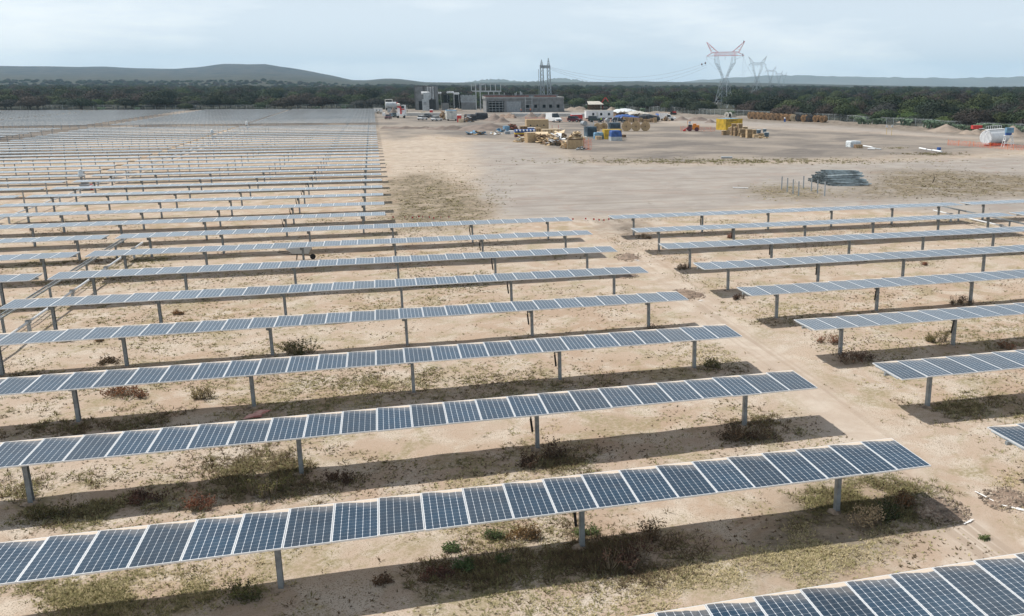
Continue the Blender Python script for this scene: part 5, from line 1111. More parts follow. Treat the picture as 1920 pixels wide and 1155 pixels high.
def toilet(e, w_, h_, d):
    m_ = MB(); m_.box((0, 0, h_*.45), (w_, d, h_*.88)); m_.build('body', M['red'], e); m_ = MB(); m_.box((0, 0, h_*.93), (w_+.06, d+.06, h_*.1), taper=(.8, .8)); m_.build('roof', M['white'], e)
    m_ = MB(); m_.box((0, -d/2-.02, h_*.45), (w_*.7, .04, h_*.75)); m_.build('door', M['red'], e); m_ = MB(); m_.box((w_*.4, -d/2-.02, h_*.45), (w_*.08, .05, h_*.85)); m_.build('door_frame', M['offwhite'], e)
boxthing('portable_toilet', 806.2, 812.5, 205, 216.2, 1.2, None, 'red portable toilet with a white roof behind the right white car', 'toilet', toilet, group='portable toilets'); boxthing('portable_toilet', 857.5, 866, 214.5, 229.3, 1.3, None, 'red portable toilet right of the white cargo box', 'toilet', toilet, group='portable toilets')
def cargo(e, w_, h_, d):
    m_ = MB(); m_.box((0, 0, h_*.57), (w_, d, h_*.82)); m_.build('box_body', M['offwhite'], e); m_ = MB(); m_.box((0, 0, h_*.985), (w_+.1, d+.1, .14)); m_.build('rim', M['lblue'], e)
    for s_ in (-1, 1): m_ = MB(); m_.tube((s_*w_*.36-.15, -d*.35, .42), (s_*w_*.36+.15, -d*.35, .42), .42, n=12); m_.build('wheel', M['black'], e)
    m_ = MB(); m_.box((0, -d/2-.03, h_*.5), (.08, .06, h_*.8)); m_.box((-.2, -d/2-.03, h_*.82), (.9, .05, .22)); m_.build('door_bar', M['grey'], e)
boxthing('cargo_trailer', 837, 856, 206.8, 226.5, 4, None, 'boxy white cargo trailer with a blue-green top edge', 'trailer', cargo, rot=.05)
def simple(mk, top=None, slats=0, lid=None):
    def f(e, w_, h_, d):
        m_ = MB(); m_.box((0, 0, h_/2), (w_, d, h_)); m_.build('body', M[mk], e)
        if top: m_ = MB(); m_.box((0, 0, h_+.03), (w_+.08, d+.08, .06)); m_.build('top', M[top], e)
        if slats:
            m_ = MB()
            for i in range(slats): x = -w_/2+w_*(i+.5)/slats; m_.box((x, -d/2-.03, h_/2), (w_/slats*.55, .06, h_))
            for z in (.1, .9): m_.box((0, -d/2-.07, h_*z), (w_+.05, .04, h_*.1))
            m_.build('slat', M['wood' if mk != 'wood' else 'woodpale'], e)
    return f
def wrapped(mk, base=None):      # box under loose sheeting
    def f(e, w_, h_, d):
        m_ = MB(); n = 8; vs = []; rnd = random.Random(int(w_*100)); L = 6
        for j in range(L+1):
            z = h_*j/L; q = 1-.05*(j/L)-(.10 if j == L else 0)
            for i in range(4*n):
                s_, t = divmod(i, n); t = t/n; c = [(-1, -1), (1, -1), (1, 1), (-1, 1)]; a_, b_ = c[s_], c[(s_+1) % 4]; x = a_[0]+(b_[0]-a_[0])*t; y = a_[1]+(b_[1]-a_[1])*t; r_ = q*(1+rnd.uniform(-.045, .03)); vs.append((x*w_/2*r_, y*d/2*r_, z+rnd.uniform(-.03, .03)))
        vs.append((0, 0, h_*1.04)); k = 4*n
        m_.add(vs, [(j*k+i, j*k+(i+1) % k, (j+1)*k+(i+1) % k, (j+1)*k+i) for j in range(L) for i in range(k)]+[(L*k+i, L*k+(i+1) % k, len(vs)-1) for i in range(k)]); m_.build('sheeting', M[mk], e)
        if base: m_ = MB(); m_.box((0, -.02, h_*.2), (w_*1.02, d*1.02, h_*.4)); m_.build('base', M[base], e)
    return f
boxthing('waste_skip', 1071, 1091, 214.8, 227.2, 3, None, 'red skip with a white top behind the maroon car', 'skip', simple('red', 'white'))
boxthing('blue_crate', 1143.5, 1164, 245, 264.2, 2.4, None, 'large crate wrapped in bright blue sheeting in front of the yellow box', 'crate', wrapped('blue', 'palegrey'))
boxthing('yellow_container', 1131, 1164, 243.3, 261, 2.2, None, 'low yellow metal box behind the blue wrapped crate', 'container', simple('yellow', 'yellow'))
boxthing('wrapped_bale', 1113.5, 1131, 248.6, 261, 1.8, None, 'silvery plastic wrapped bale left of the yellow box', 'bale', wrapped('lblue'))
boxthing('wooden_crate', 1117, 1128, 255.4, 261.8, 1.2, None, 'small wooden crate in front of the silvery bale', 'crate', simple('wood', slats=4))
boxthing('dark_crate', 1164.5, 1173, 252.6, 257.7, 1.2, None, 'flat dark crate right of the blue wrapped crate', 'crate', simple('wooddark'))
boxthing('tan_box', 860, 869, 223, 229.8, 1.2, None, 'tan box in front of the second red toilet', 'box', simple('woodpale'))
boxthing('plastic_barrel', 853.6, 857, 219.8, 224.4, .8, None, 'blue barrel between the cargo trailer and the red toilet', 'barrel', simple('blue'))
boxthing('bulk_bag', 717, 722.5, 211.3, 217.2, 1.4, None, 'white bulk bag near the end of the far panels', 'bag', wrapped('white'))
boxthing('bulk_bag', 838.5, 842, 205.5, 209.5, 1.2, None, 'tan bulk bag at the foot of the dark steel frame', 'bag', wrapped('beigetarp'))
def board(e, w_, h_, d):
    m_ = MB(); m_.box((0, 0, h_*.45), (w_, .1, h_*.62)); m_.build('board', M['woodpale'], e)
    for s_ in (-1, 1): m_ = MB(); m_.bar((s_*w_*.45, .1, 0), (s_*w_*.45, .1, h_), .14); m_.build('leg', M['woodpale'], e)
boxthing('plywood_board', 788, 797.5, 207.3, 216.5, .3, None, 'cream plywood board on two uprights behind the left white car', 'board', board)
boxthing('plastic_tarp_heap', 871, 893, 214.5, 226.5, 5, None, 'black tarpaulin heap left of the grey earth mound', 'tarpaulin', wrapped('blacktarp')); boxthing('plastic_tarp_heap', 892, 914.5, 211.8, 224.5, 5, None, 'long black tarpaulin over stacked goods at the earth mound', 'tarpaulin', wrapped('blacktarp'))
def junk(mks, n, smin=.3, smax=1.6, flat=.25):
    def f(e, w_, h_, d):
        rnd = random.Random(int(w_*77))
        for mk in mks:
            m_ = MB()
            for _ in range(n//len(mks)):
                x = rnd.gauss(0, w_*.24); y = rnd.gauss(0, d*.24); q = max(0, 1-(abs(x)/(w_*.55))**2-(abs(y)/(d*.6))**2); z = rnd.random()*h_*q; s_ = rnd.uniform(smin, smax)
                m_.box((max(-w_/2, min(w_/2, x)), y, z+.08), (s_, s_*rnd.uniform(.1, .6), rnd.uniform(.04, flat)), rz=rnd.uniform(0, 3.1), rx=rnd.uniform(-.5, .5), ry=rnd.uniform(-.5, .5))
            tag(m_.build('piece', M[mk], e), kind='stuff')
    return f
boxthing('timber_pile', 824, 837, 209.5, 224.5, 5, None, 'untidy dark timber pile left of the cargo trailer', 'timber pile', junk(['wooddark', 'wood'], 60)); boxthing('scrap_pile', 870, 885, 214.5, 229, 4, None, 'dark scrap pile beside the tan box', 'scrap pile', junk(['wooddark', 'grey'], 50))
boxthing('rubble_pile', 702, 722, 208, 214, 4, None, 'low litter pile in front of the small white cabin', 'rubble', junk(['dirttan', 'offwhite'], 30, .2, .8))
boxthing('scrap_pile', 1240, 1256, 219, 227, 2, None, 'low timber scrap at the rear of the stake truck', 'scrap pile', junk(['wooddark', 'wood'], 30, .2, 1.))

def hut(e, w_, h_, d):
    for sx in (-1, 0, 1):
        for sy in (-1, 1): m_ = MB(); m_.bar((sx*w_*.44, sy*d*.44, 0), (sx*w_*.44, sy*d*.44, h_*.72), .16); m_.build('post', M['wooddark'], e)
    m_ = MB(); m_.add([(-w_*.55, -d*.6, h_*.66), (w_*.55, -d*.6, h_*.66), (w_*.42, d*.5, h_), (-w_*.48, d*.5, h_), (-w_*.55, -d*.6, h_*.62), (w_*.55, -d*.6, h_*.62), (w_*.42, d*.5, h_*.96), (-w_*.48, d*.5, h_*.96)], [(0, 1, 2, 3), (7, 6, 5, 4), (0, 4, 5, 1), (1, 5, 6, 2), (2, 6, 7, 3), (3, 7, 4, 0)]); m_.build('roof', M['beigetarp'], e)
    m_ = MB(); m_.box((0, d*.4, h_*.34), (w_*.86, .1, h_*.66)); m_.build('back_wall', M['wooddark'], e)
boxthing('open_hut', 1102, 1128.5, 190, 206.3, 5, None, 'open wooden hut with a pale sloping roof', 'hut', hut)
def excav(e, w_, h_, d):
    m_ = MB(); m_.bar((-w_*.35, 0, h_*.1), (-w_*.5, 0, h_*.62), .5); m_.bar((-w_*.5, 0, h_*.6), (0, 0, h_), .5); m_.bar((0, 0, h_), (w_*.5, 0, h_*.55), .45); m_.bar((w_*.5, 0, h_*.58), (w_*.35, 0, h_*.3), .4); m_.build('boom', M['red'], e)
    m_ = MB(); m_.box((-w_*.1, 1, h_*.2), (w_*.8, 2, h_*.22)); m_.build('cab', M['offwhite'], e); m_ = MB(); m_.box((-w_*.1, 1, h_*.05), (w_*.9, 2.2, h_*.1)); m_.build('track', M['black'], e)
    m_ = MB(); m_.box((w_*.42, 0, h_*.24), (.8, .8, .6)); m_.build('bucket', M['red'], e)
boxthing('excavator', 1128.5, 1142.5, 182.5, 206, 3, None, 'excavator with a raised red folded boom behind the trailer', 'excavator', excav)
def tarp_roof(mk, sag=.35, openfront=True):
    def f(e, w_, h_, d):
        m_ = MB(); nx, ny = 14, 6; vs = []; rnd = random.Random(int(w_*31))
        for j in range(ny+1):
            for i in range(nx+1): x = i/nx; y = j/ny; vs.append(((x-.5)*w_, (y-.5)*d, h_*(.55+.42*math.sin(math.pi*min(1, x*.9+.08))*(.5+.5*y))+rnd.uniform(-.12, .12)-(h_*sag if j == 0 and rnd.random() < .8 else 0)))
        m_.add(vs, [(j*(nx+1)+i, j*(nx+1)+i+1, (j+1)*(nx+1)+i+1, (j+1)*(nx+1)+i) for j in range(ny) for i in range(nx)]); m_.build('sheet', M[mk], e)
        m_ = MB(); m_.box((0, d*.1, h_*.24), (w_*.92, d*.6, h_*.48)); m_.build('goods', M['wooddark'], e)
    return f
boxthing('tarpaulin_shelter', 1151, 1200, 203.5, 219, 8, None, 'pale domed tarpaulin shelter behind the blue tarpaulin', 'tarpaulin', tarp_roof('whitetarp', .1)); boxthing('tarpaulin_shelter', 1175, 1221, 208.3, 222, 6, None, 'beige tarpaulin roof behind the black tarpaulin', 'tarpaulin', tarp_roof('beigetarp', .1))
boxthing('tarpaulin_shelter', 1153, 1197, 214.6, 227, 4, None, 'bright blue tarpaulin over wooden crates', 'tarpaulin', tarp_roof('blue', .25)); boxthing('tarpaulin_shelter', 1196, 1236, 213.4, 228.5, 4, None, 'black sagging tarpaulin over wooden crates', 'tarpaulin', tarp_roof('blacktarp', .4)); boxthing('tarpaulin_shelter', 1230, 1239, 212.8, 221, 3, None, 'small blue tarpaulin beside the stake truck', 'tarpaulin', tarp_roof('blue', .2))
crates = [(1160.5, 1168, 215.3, 222, 'wooden crate on top of the left stack under the blue tarpaulin'), (1178.5, 1186, 220, 229.8, 'slatted wooden crate below the middle of the blue tarpaulin'), (1187.5, 1195, 220.3, 229.8, 'slatted wooden crate below the right end of the blue tarpaulin'), (1169, 1177, 219.5, 228.5, 'brown crate behind the black car'),
          (1198, 1204, 221, 229.5, 'narrow crate at the left foot of the black tarpaulin'), (1205.5, 1211.5, 223.5, 229.6, 'low crate under the middle of the black tarpaulin'), (1212.5, 1218, 223.5, 229.6, 'second low crate under the black tarpaulin'), (1219, 1224, 222, 229.5, 'third crate under the black tarpaulin'), (1225, 1230.5, 220.5, 230, 'tall crate at the right end of the black tarpaulin')]
for a_, b_, t, b2, lb in crates: boxthing('wooden_crate', a_, b_, t, b2, 1.2, None, lb, 'crate', simple('wooddark', slats=4), group='crates under the tarpaulins')
def tractor(e, w_, h_, d, c1='darkcar', c2='red'):
    for s_ in (-1, 1):
        m_ = MB(); m_.tube((-.2*w_, s_*.6, .55), (-.2*w_, s_*.95, .55), .55, n=14); m_.build('wheel', M['black'], e); m_ = MB(); m_.tube((.3*w_, s_*.6, .4), (.3*w_, s_*.9, .4), .4, n=14); m_.build('wheel', M['black'], e)
    m_ = MB(); m_.box((.15*w_, 0, .95), (w_*.6, .9, .6)); m_.build('engine_hood', M[c2], e); m_ = MB(); m_.box((-.18*w_, 0, h_*.98), (w_*.45, 1.5, .12))
    for sx in (-1, 1):
        for s_ in (-1, 1): m_.bar((-.18*w_+sx*w_*.18, s_*.6, 1), (-.18*w_+sx*w_*.18, s_*.6, h_), .1)
    m_.build('canopy', M[c1], e)
boxthing('tractor', 1257, 1268, 199.5, 215.5, 2, None, 'dark tractor with a canopy near the fence behind the stake truck', 'tractor', tractor, rot=-.6)
def goal(e, w_, h_, d):
    m_ = MB(); m_.bar((-w_/2, 0, 0), (-w_/2, 0, h_), .18); m_.bar((w_/2, 0, 0), (w_/2, 0, h_), .18); m_.bar((-w_/2, 0, h_), (w_/2, 0, h_), .18); m_.build('frame', M['woodpale'], e)
boxthing('timber_goal', 1249.5, 1257, 195.5, 211.5, .3, None, 'bare timber goal-shaped frame left of the dark tractor', 'frame', goal)

# transformers and cable drums in the yard
def transf(e, w_, h_, d):
    m_ = MB(); m_.box((w_*.12, 0, h_*.33), (w_*.7, d, h_*.62)); m_.build('tank', M['teal'], e); m_ = MB()
    for i in range(9): m_.box((w_*(-.2+.08*i), -d/2-.15, h_*.33), (.06, .3, h_*.5))
    m_.build('cooling_fins', M['teal'], e); m_ = MB(); m_.tube((-w_*.35, -d*.55, h_*.84), (-w_*.35, d*.4, h_*.84), h_*.15, n=16); m_.build('conservator', M['grey'], e)
    m_ = MB(); m_.bar((-w_*.35, 0, h_*.7), (-w_*.12, 0, h_*.45), .14); m_.build('pipe', M['palegrey'], e)
    for i in range(5): m_ = MB(); m_.tube((w_*(-.1+.11*i), 0, h_*.62), (w_*(-.1+.11*i)+.05, 0, h_*(.86 if i != 4 else 1)), .09, .05, 7); m_.build('bushing', M['palegrey'], e)
    m_ = MB(); m_.box((w_*.1, 0, .06), (w_*.75, d*1.1, .14)); m_.build('skid', M['offwhite'], e)
boxthing('yard_transformer', 1090, 1117.5, 226.5, 257, 2.2, None, 'slate blue transformer at left with a round conservator, in front of the drums', 'transformer', transf, rot=.12, group='transformers in the yard'); boxthing('yard_transformer', 1134, 1163, 221.5, 246, 2.2, None, 'slate blue transformer standing behind the yellow metal box', 'transformer', transf, group='transformers in the yard')
def reel(mk, open_=False, rotz=0):
    def f(e, w_, h_, d):
        r_ = h_/2; m_ = MB(); 
        for s_ in (-1, 1): m_.tube((0, s_*d/2-.06, r_), (0, s_*d/2+.06, r_), r_, n=28)
        m_.build('flange', M[mk], e); m_ = MB(); m_.tube((0, -d/2+.07, r_), (0, d/2-.07, r_), r_*(.55 if open_ else .93), n=24); m_.build('barrel', M['black' if open_ else mk], e)
        m_ = MB(); m_.tube((0, -d/2-.09, r_), (0, -d/2-.062, r_), r_*.11, n=10); m_.build('hub', M['void'], e); m_ = MB()
        for i in range(10): a_ = math.pi*2*i/10; m_.bar((0, -d/2-.075, r_), (math.cos(a_)*r_*.93, -d/2-.075, r_+math.sin(a_)*r_*.93), .05)
        m_.build('spoke', M['wooddark'], e)
    return f
for a_, b_, vt, vb, lb in ((1166.5, 1183.3, 228, 246.3, 'big wooden cable drum left of three in the front line'), (1183.8, 1201.3, 228, 246.3, 'big wooden cable drum in the middle of three'), (1201.8, 1218.5, 228, 246, 'big wooden cable drum right of three in the front line'), (1114.5, 1126.5, 231, 245.8, 'cable drum just right of the left transformer'), (1126.5, 1138.5, 230.5, 244.5, 'cable drum between the two slate transformers'), (1142.5, 1153.5, 230, 243, 'cable drum hidden behind the right transformer')):
    boxthing('cable_drum', a_, b_, vt, vb, 1.3, None, lb, 'cable drum', reel('wood'), rot=random.uniform(-.15, .15), group='wooden cable drums in the yard')
rl = [(1404, 1413, 'reelbrown', -.9), (1412, 1423, 'reelbrown', -.75), (1421.5, 1430, 'reelbrown', -.9), (1430, 1439, 'reelbrown', -.7), (1438.5, 1448, 'reelbrown', -.8), (1448, 1456, 'wooddark', -.8), (1456, 1466, 'reelbrown', -.6), (1465, 1476, 'reelbrown', -.9), (1475, 1484, 'reelbrown', -.8), (1483, 1491.5, 'woodpale', -.15), (1492, 1504, 'blacktarp', -.6), (1503.5, 1514, 'reelbrown', -.8), (1512, 1524.5, 'blacktarp', -.7), (1525, 1537, 'reelbrown', -.8), (1536, 1550.5, 'reelbrown', -.7)]
for i, (a_, b_, mk, ro) in enumerate(rl):
    vb = 222.3+(a_-1404)*.058; boxthing('cable_drum', a_, b_, vb-12.5, vb+.8, 1.5, None, f'{dict(reelbrown="brown", wooddark="dark brown", woodpale="pale new", blacktarp="black wrapped")[mk]} cable drum in the row along the fence, {ordn(i+1)} from the left', 'cable drum', reel(mk), rot=ro, group='cable drums along the fence')
boxthing('cable_drum', 1358.5, 1372.5, 210, 222, 1.6, None, 'lone white and black cable drum near the fence behind the yellow container', 'cable drum', reel('offwhite', True), rot=-.9)

# yellow container, pallets and buckets
def big_yellow():
    vb = 243; p = spot(1391, vb, 0); k = mpp(1391, vb); H = (vb-222.5)*vm(1391, vb)
    e = empty('yellow_container', p, FACE+R(38), 'large yellow shipping container behind the pallets', 'container'); A_, B_ = 5.6, 3.6      # corner at origin; left side along -x, right side along +y
    m_ = MB(); m_.box((-A_/2, B_/2, H/2), (A_, B_, H)); m_.build('body', M['yellow'], e); m_ = MB(); m_.box((-A_/2, B_/2, H+.03), (A_-.3, B_-.3, .06)); m_.build('roof', M['lblue'], e)
    m_ = MB()
    for i in range(18): m_.box((-A_*(i+.5)/18, -.02, H/2), (A_/36, .05, H*.94))
    for i in range(12): m_.box((.02, B_*(i+.5)/12, H/2), (.05, B_/24, H*.94))
    m_.build('corrugation', M['yellow'], e); m_ = MB()
    for s_ in ((0, 0), (-A_, 0), (0, B_)): m_.box((s_[0], s_[1], H/2), (.16, .16, H+.05))
    m_.build('corner_post', M['yellow'], e); m_ = MB(); rnd = random.Random(2)
    for r0, z, n, x0 in ((0, .86, 9, -A_*.93), (0, .74, 6, -A_*.9), (0, .56, 8, -A_*.9)):
        x = x0
        for i in range(n): w_ = rnd.uniform(.12, .3); m_.box((x+w_/2, -.055, H*z), (w_, .012, .14)); x += w_+rnd.uniform(.05, .16)
    m_.build('lettering', M['void'], e)
big_yellow()
def pallet_stack(horizontal=True):
    def f(e, w_, h_, d):
        m_ = MB()
        n = max(2, int(round(w_/.17)))      # pallets standing on edge: vertical boards
        for i in range(n): x = -w_/2+(i+.5)*w_/n; m_.box((x, 0, h_/2), (w_/n*.32, d, h_-random.uniform(0, .12)))
        for z in (.06, .5, .94): m_.box((0, 0, h_*z), (w_*.98, d*.96, h_*.05))
        m_.build('boards', M['wood'], e); m_ = MB(); m_.box((0, .06, h_*.48), (w_*.9, d*.8, h_*.88)); m_.build('dark_gaps', M['wooddark'], e)  # dark filler block paints the shade between the boards
        m_ = MB(); m_.box((0, 0, h_+.02), (w_, d, .04)); m_.build('top_board', M['woodpale'], e)
    return f
pal = [(1353.5, 1361, 245, 253.7, 'short pallet stack at the left end of the group'), (1366, 1370.5, 239.5, 252, 'narrow pallet stack against the yellow container'), (1369.5, 1375.5, 238.2, 254.3, 'tall pallet stack third from the left'), (1371, 1380, 232.5, 239, 'pallets lying on top of the tall left stacks'), (1375.5, 1381.5, 238.3, 255.2, 'tall pallet stack beside the dark slot'), (1382, 1391, 232, 255.5, 'tallest pallet stack in front of the container corner'), (1391, 1401, 238, 250, 'low grey-topped stack against the orange container side'), (1385.5, 1397, 242.3, 249.5, 'pallets on top of the front middle stack'), (1388, 1398.5, 249.5, 257.8, 'front middle pallet stack at the ground'), (1398.5, 1409.5, 242.5, 259, 'wide front pallet stack with vertical boards'), (1409.5, 1417, 243.5, 256, 'pallet stack behind the small crates')]
for a_, b_, t, b2, lb in pal:
    if t in (232.5, 242.3):
        zz = 1.9 if t == 232.5 else 1.05; bb = 254.5 if t == 232.5 else 257.8; h_ = (b2-t)*vm(1380, bb); w_ = (b_-a_)*mpp(1380, bb); p = spot((a_+b_)/2, bb, .6); p.z += (bb-b2)*vm(1380, bb); e = empty('pallet_stack', p, FACE, lb, 'pallets', 'wooden pallets by the yellow container'); pallet_stack()(e, w_, h_, 1.)
    else: boxthing('pallet_stack', a_, b_, t, b2, 1.1, None, lb, 'pallets', pallet_stack(), group='wooden pallets by the yellow container')
m_ = MB(); m_.box((0, 0, .5), (1.2, .15, 1.3), ry=.9); tag(m_.build('leaning_pallet', M['wood'], None, spot(1364.5, 253), FACE), 'single pallet leaning right of the short left stack', 'pallet')
def bucket(e, w_, h_, d):
    m_ = MB(); m_.tube((0, 0, 0), (0, 0, h_*.9), w_*.42, w_*.48, 16); m_.build('tub', M['teal'], e); m_ = MB(); m_.tube((0, 0, h_*.9), (0, 0, h_), w_*.5, n=16); m_.build('lid', M['whitetarp'], e)
for a_, b_, t, b2, z, lb in ((1418, 1427, 243, 250, 250, 'blue tub on crates nearest the pallets'), (1430, 1437, 241.3, 248, 252, 'blue tub standing at the back right'), (1432, 1442, 247.8, 257, 257, 'blue tub on the ground at the right end')):
    w_, h_ = dims(a_, b_, t, b2); p = spot((a_+b_)/2, z if z < 256 else b2, .4); p.z += 0 if z == b2 else (z-b2)*.1; e = empty('plastic_tub', p, FACE, lb, 'tub', 'blue tubs by the pallets'); bucket(e, w_, h_, w_)
boxthing('small_crates', 1412, 1421, 252, 258, 1, None, 'small timber crate between pallets and tubs', 'crate', simple('wood', slats=4)); boxthing('small_crates', 1421, 1431, 250.5, 257.5, 1, None, 'small open timber crate beside the right tub', 'crate', simple('wooddark', slats=5)); boxthing('timber_scrap', 1410, 1440, 255.5, 259.8, 2, None, 'loose timber scrap on the ground in front of the tubs', 'timber scrap', junk(['wood', 'woodpale'], 26, .2, .9, .1))

# orange machine
def machine(e, w_, h_, d):
    m_ = MB(); m_.box((w_*.27, 0, h_*.38), (w_*.42, 1.4, h_*.42)); m_.box((w_*.2, 0, h_*.62), (w_*.2, 1.2, h_*.2)); m_.build('engine_hood', M['orange'], e); m_ = MB(); m_.box((-w_*.08, 0, h_*.5), (w_*.22, 1, h_*.25)); m_.build('seat', M['darkcar'], e)
    for x, r_ in ((-w_*.12, h_*.24), (w_*.32, h_*.2)):
        for s_ in (-1, 1): m_ = MB(); m_.tube((x, s_*.55, r_), (x, s_*.85, r_), r_, n=14); m_.build('wheel', M['maroon'], e)
    m_ = MB(); m_.bar((-w_*.15, 0, h_*.4), (-w_*.45, 0, h_*.12), .25); m_.box((-w_*.44, 0, h_*.09), (w_*.16, 1.6, .28)); m_.build('blade', M['red'], e); m_ = MB(); m_.bar((-w_*.2, .3, h_*.4), (-w_*.26, .3, h_*.96), .1); m_.bar((-w_*.26, .3, h_*.95), (-w_*.02, .3, h_*.98), .1); m_.build('roll_bar', M['orange'], e)
boxthing('trencher', 1281, 1311.5, 226.5, 246.5, 1.8, None, 'orange and yellow trenching machine on the grey yard', 'machine', machine)
person(spot(1293.5, 243.5, 1.)+Vector((0, 0, .75)), FACE-1.5, 1.65, (.05, .12, .35), (.02, .03, .1), 'yellow', 'operator in blue with a yellow helmet on the orange machine', pose='reach', group='workers in the yard')
def net(pts, h_, label, n=7):
    e = empty('safety_net', (pts[0].x, pts[0].y, 0), 0, label, 'safety net', 'orange safety nets'); m_ = MB(); q = MB(); o0 = Vector((pts[0].x, pts[0].y, 0)); rnd = random.Random(int(pts[0].x*10)); last = None
    for i in range(len(pts)-1):
        for k in range(n):
            p = pts[i].lerp(pts[i+1], k/n)-o0; r_ = pts[i].lerp(pts[i+1], (k+1)/n)-o0; p.z = r_.z = 0; z1 = h_*(1-.12*rnd.random()); z0 = last if last is not None else h_; m_.quad(p, r_, r_+Vector((0, 0, z1)), p+Vector((0, 0, z0))); last = z1
            if k % 3 == 0: q.bar(p, p+Vector((0, 0, h_+.08)), .05)
    m_.build('netting', M['net'], e); q.build('stake', M['hivisor'], e)
net([spot(985, 227), spot(1030, 227.5), spot(1068, 228.2)], 1.3, 'orange safety net between the earth heaps and the maroon car'); net([spot(1085, 227.6), spot(1150, 228.4)], 1.0, 'orange safety net under the white trailer'); net([spot(1276, 246), spot(1341, 246.5)], 1.2, 'faint orange safety net around the trenching machine')
net([spot(1777, 272), spot(1825, 275), spot(1900, 281), spot(1960, 284)], 1.0, 'orange safety net around the white tank'); net([spot(1095, 281), spot(1110, 281.5)], 2.0, 'orange net scrap standing right of the big timber box', 5)
for u in (1061.5-26, 1047+0, 1036): pass
for i, u in enumerate((1035.3, 1047)): m_ = MB(); m_.tube((0, 0, 0), (0, 0, 1.15), .05, n=6); m_.box((0, 0, .02), (.3, .3, .05)); tag(m_.build('red_stake', M['red'], None, spot(u, 243), 0), ('left', 'right')[i]+' thin red stake on the track behind the crate pile', 'stake', 'red stakes')

# ------------------------------------------------------------------ heaps
heap(862, 952, 229, 245, 'long low grey earth mound left of the crates', 'dirtdark', 18, 1, peaks=[(-.3, .55, .5), (.3, .8, .5), (0, .6, .9)]); heap(905, 950, 213, 227, 'pointed grey-brown earth heap behind the long mound', 'dirtdark', 10, 2); heap(925, 958, 219, 230, 'smaller earth heap overlapping the pointed heap', 'dirtdark', 8, 12)
heap(934, 968, 213, 222, 'lumpy dark earth heap between the two pointed heaps', 'rubble', 8, 4, peaks=[(-.5, .9, .5), (.2, 1, .5), (.7, .8, .4)]); heap(976, 1016, 211.5, 222, 'pointed brown earth heap in front of the concrete building', 'dirtdark', 9, 5); heap(1004, 1034, 213, 222, 'brown earth heap behind the white van', 'dirtdark', 8, 6)
heap(712, 810, 236.5, 241.5, 'long low ridge of loose earth across the yard at left', 'dirtdark', 4, 7, peaks=[(-.8, .9, .3), (-.4, .8, .3), (0, 1, .3), (.4, .7, .3), (.8, .9, .3)]); heap(800, 872, 235, 243.5, 'low ridge of loose earth meeting the long mound', 'dirtdark', 6, 8, peaks=[(-.7, .5, .4), (-.2, .8, .4), (.4, 1, .5)])
heap(1288, 1328, 218.5, 227, 'brown earth heap behind the trenching machine', 'dirtdark', 9, 9, peaks=[(-.3, .8, .6), (.2, 1, .6)]); heap(1320, 1344, 223.5, 230.5, 'small dark earth heap left of the yellow container', 'dirtdark', 7, 10); heap(1262, 1294, 218, 226, 'flat earth heap right of the stake truck', 'dirtdark', 9, 11)
heap(1738, 1810, 234.5, 248, 'grey gravel cone against the fence', 'dirttan', 9, 13); heap(1800, 1860, 243, 252, 'low lumpy gravel heap behind the white tank', 'dirttan', 6, 14, peaks=[(-.6, .8, .4), (0, 1, .4), (.6, .9, .4)]); heap(1680, 1704, 224.5, 231, 'small tan earth heap behind the two little signs', 'dirttan', 5, 15, ); heap(1870, 1925, 237, 256, 'tan earth heap at the right edge behind the tank', 'dirttan', 7, 16)
heap(1062, 1100, 199.5, 207, 'orange-tan earth bank between the building and the hut', 'dirttan', 7, 17, peaks=[(-.5, .8, .6), (.3, 1, .7)]); heap(1136, 1160, 199, 207, 'tan earth bank behind the trailer', 'dirttan', 6, 18); heap(842, 872, 202.5, 209.5, 'tan earth bank below the precast panels', 'dirttan', 6, 19)

# ------------------------------------------------------------------ timber debris yard
def thing1(name, mk, label, cat, p, rz, fn, group=None): m_ = MB(); fn(m_); return tag(m_.build(name, M[mk], None, p, rz), label, cat, group)
def open_box(e, w_, h_, d):
    m_ = MB(); m_.box((0, -d/2, h_/2), (w_, .08, h_)); m_.box((0, d/2, h_/2), (w_, .08, h_)); m_.box((-w_/2+.04, 0, h_/2), (.08, d-.1, h_)); m_.box((w_/2-.04, 0, h_/2), (.08, d-.1, h_)); m_.box((0, 0, .1), (w_-.2, d-.2, .1)); m_.build('side', M['wooddark'], e)  # dark timber sides paint the shade in the gaps between boards
    m_ = MB()
    for i in range(12): m_.box((-w_/2+w_*(i+.5)/12, -d/2-.05, h_/2), (w_/12*.78, .03, h_*.96))
    for i in range(10): m_.box((-w_/2-.03, -d/2+d*(i+.5)/10, h_/2), (.04, d/10*.85, h_*.98))
    m_.build('boards', M['wood'], e); m_ = MB()
    for x in (-.5, .5): m_.box((x*w_, -d/2-.06, h_/2), (.12, .1, h_+.05))
    m_.build('corner', M['woodpale'], e)
boxthing('timber_box', 1065, 1094.5, 262, 279.5, 3.2, None, 'large open timber box nearest the camera in the debris pile', 'crate', open_box, rot=-.25)
boxthing('timber_box_contents', 1069, 1092, 253.5, 268, 2.6, None, 'broken pale boards heaped on top of the large timber box', 'debris', junk(['woodpale', 'wood', 'wooddark'], 60, .3, 1.4, .2)).location.z += .8
boxthing('plywood_crate', 985.5, 1002.5, 249, 267.5, 1.4, None, 'upright brown plywood crate with one pale side at the left of the pile', 'crate', simple('wood', 'woodpale'), rot=.35)
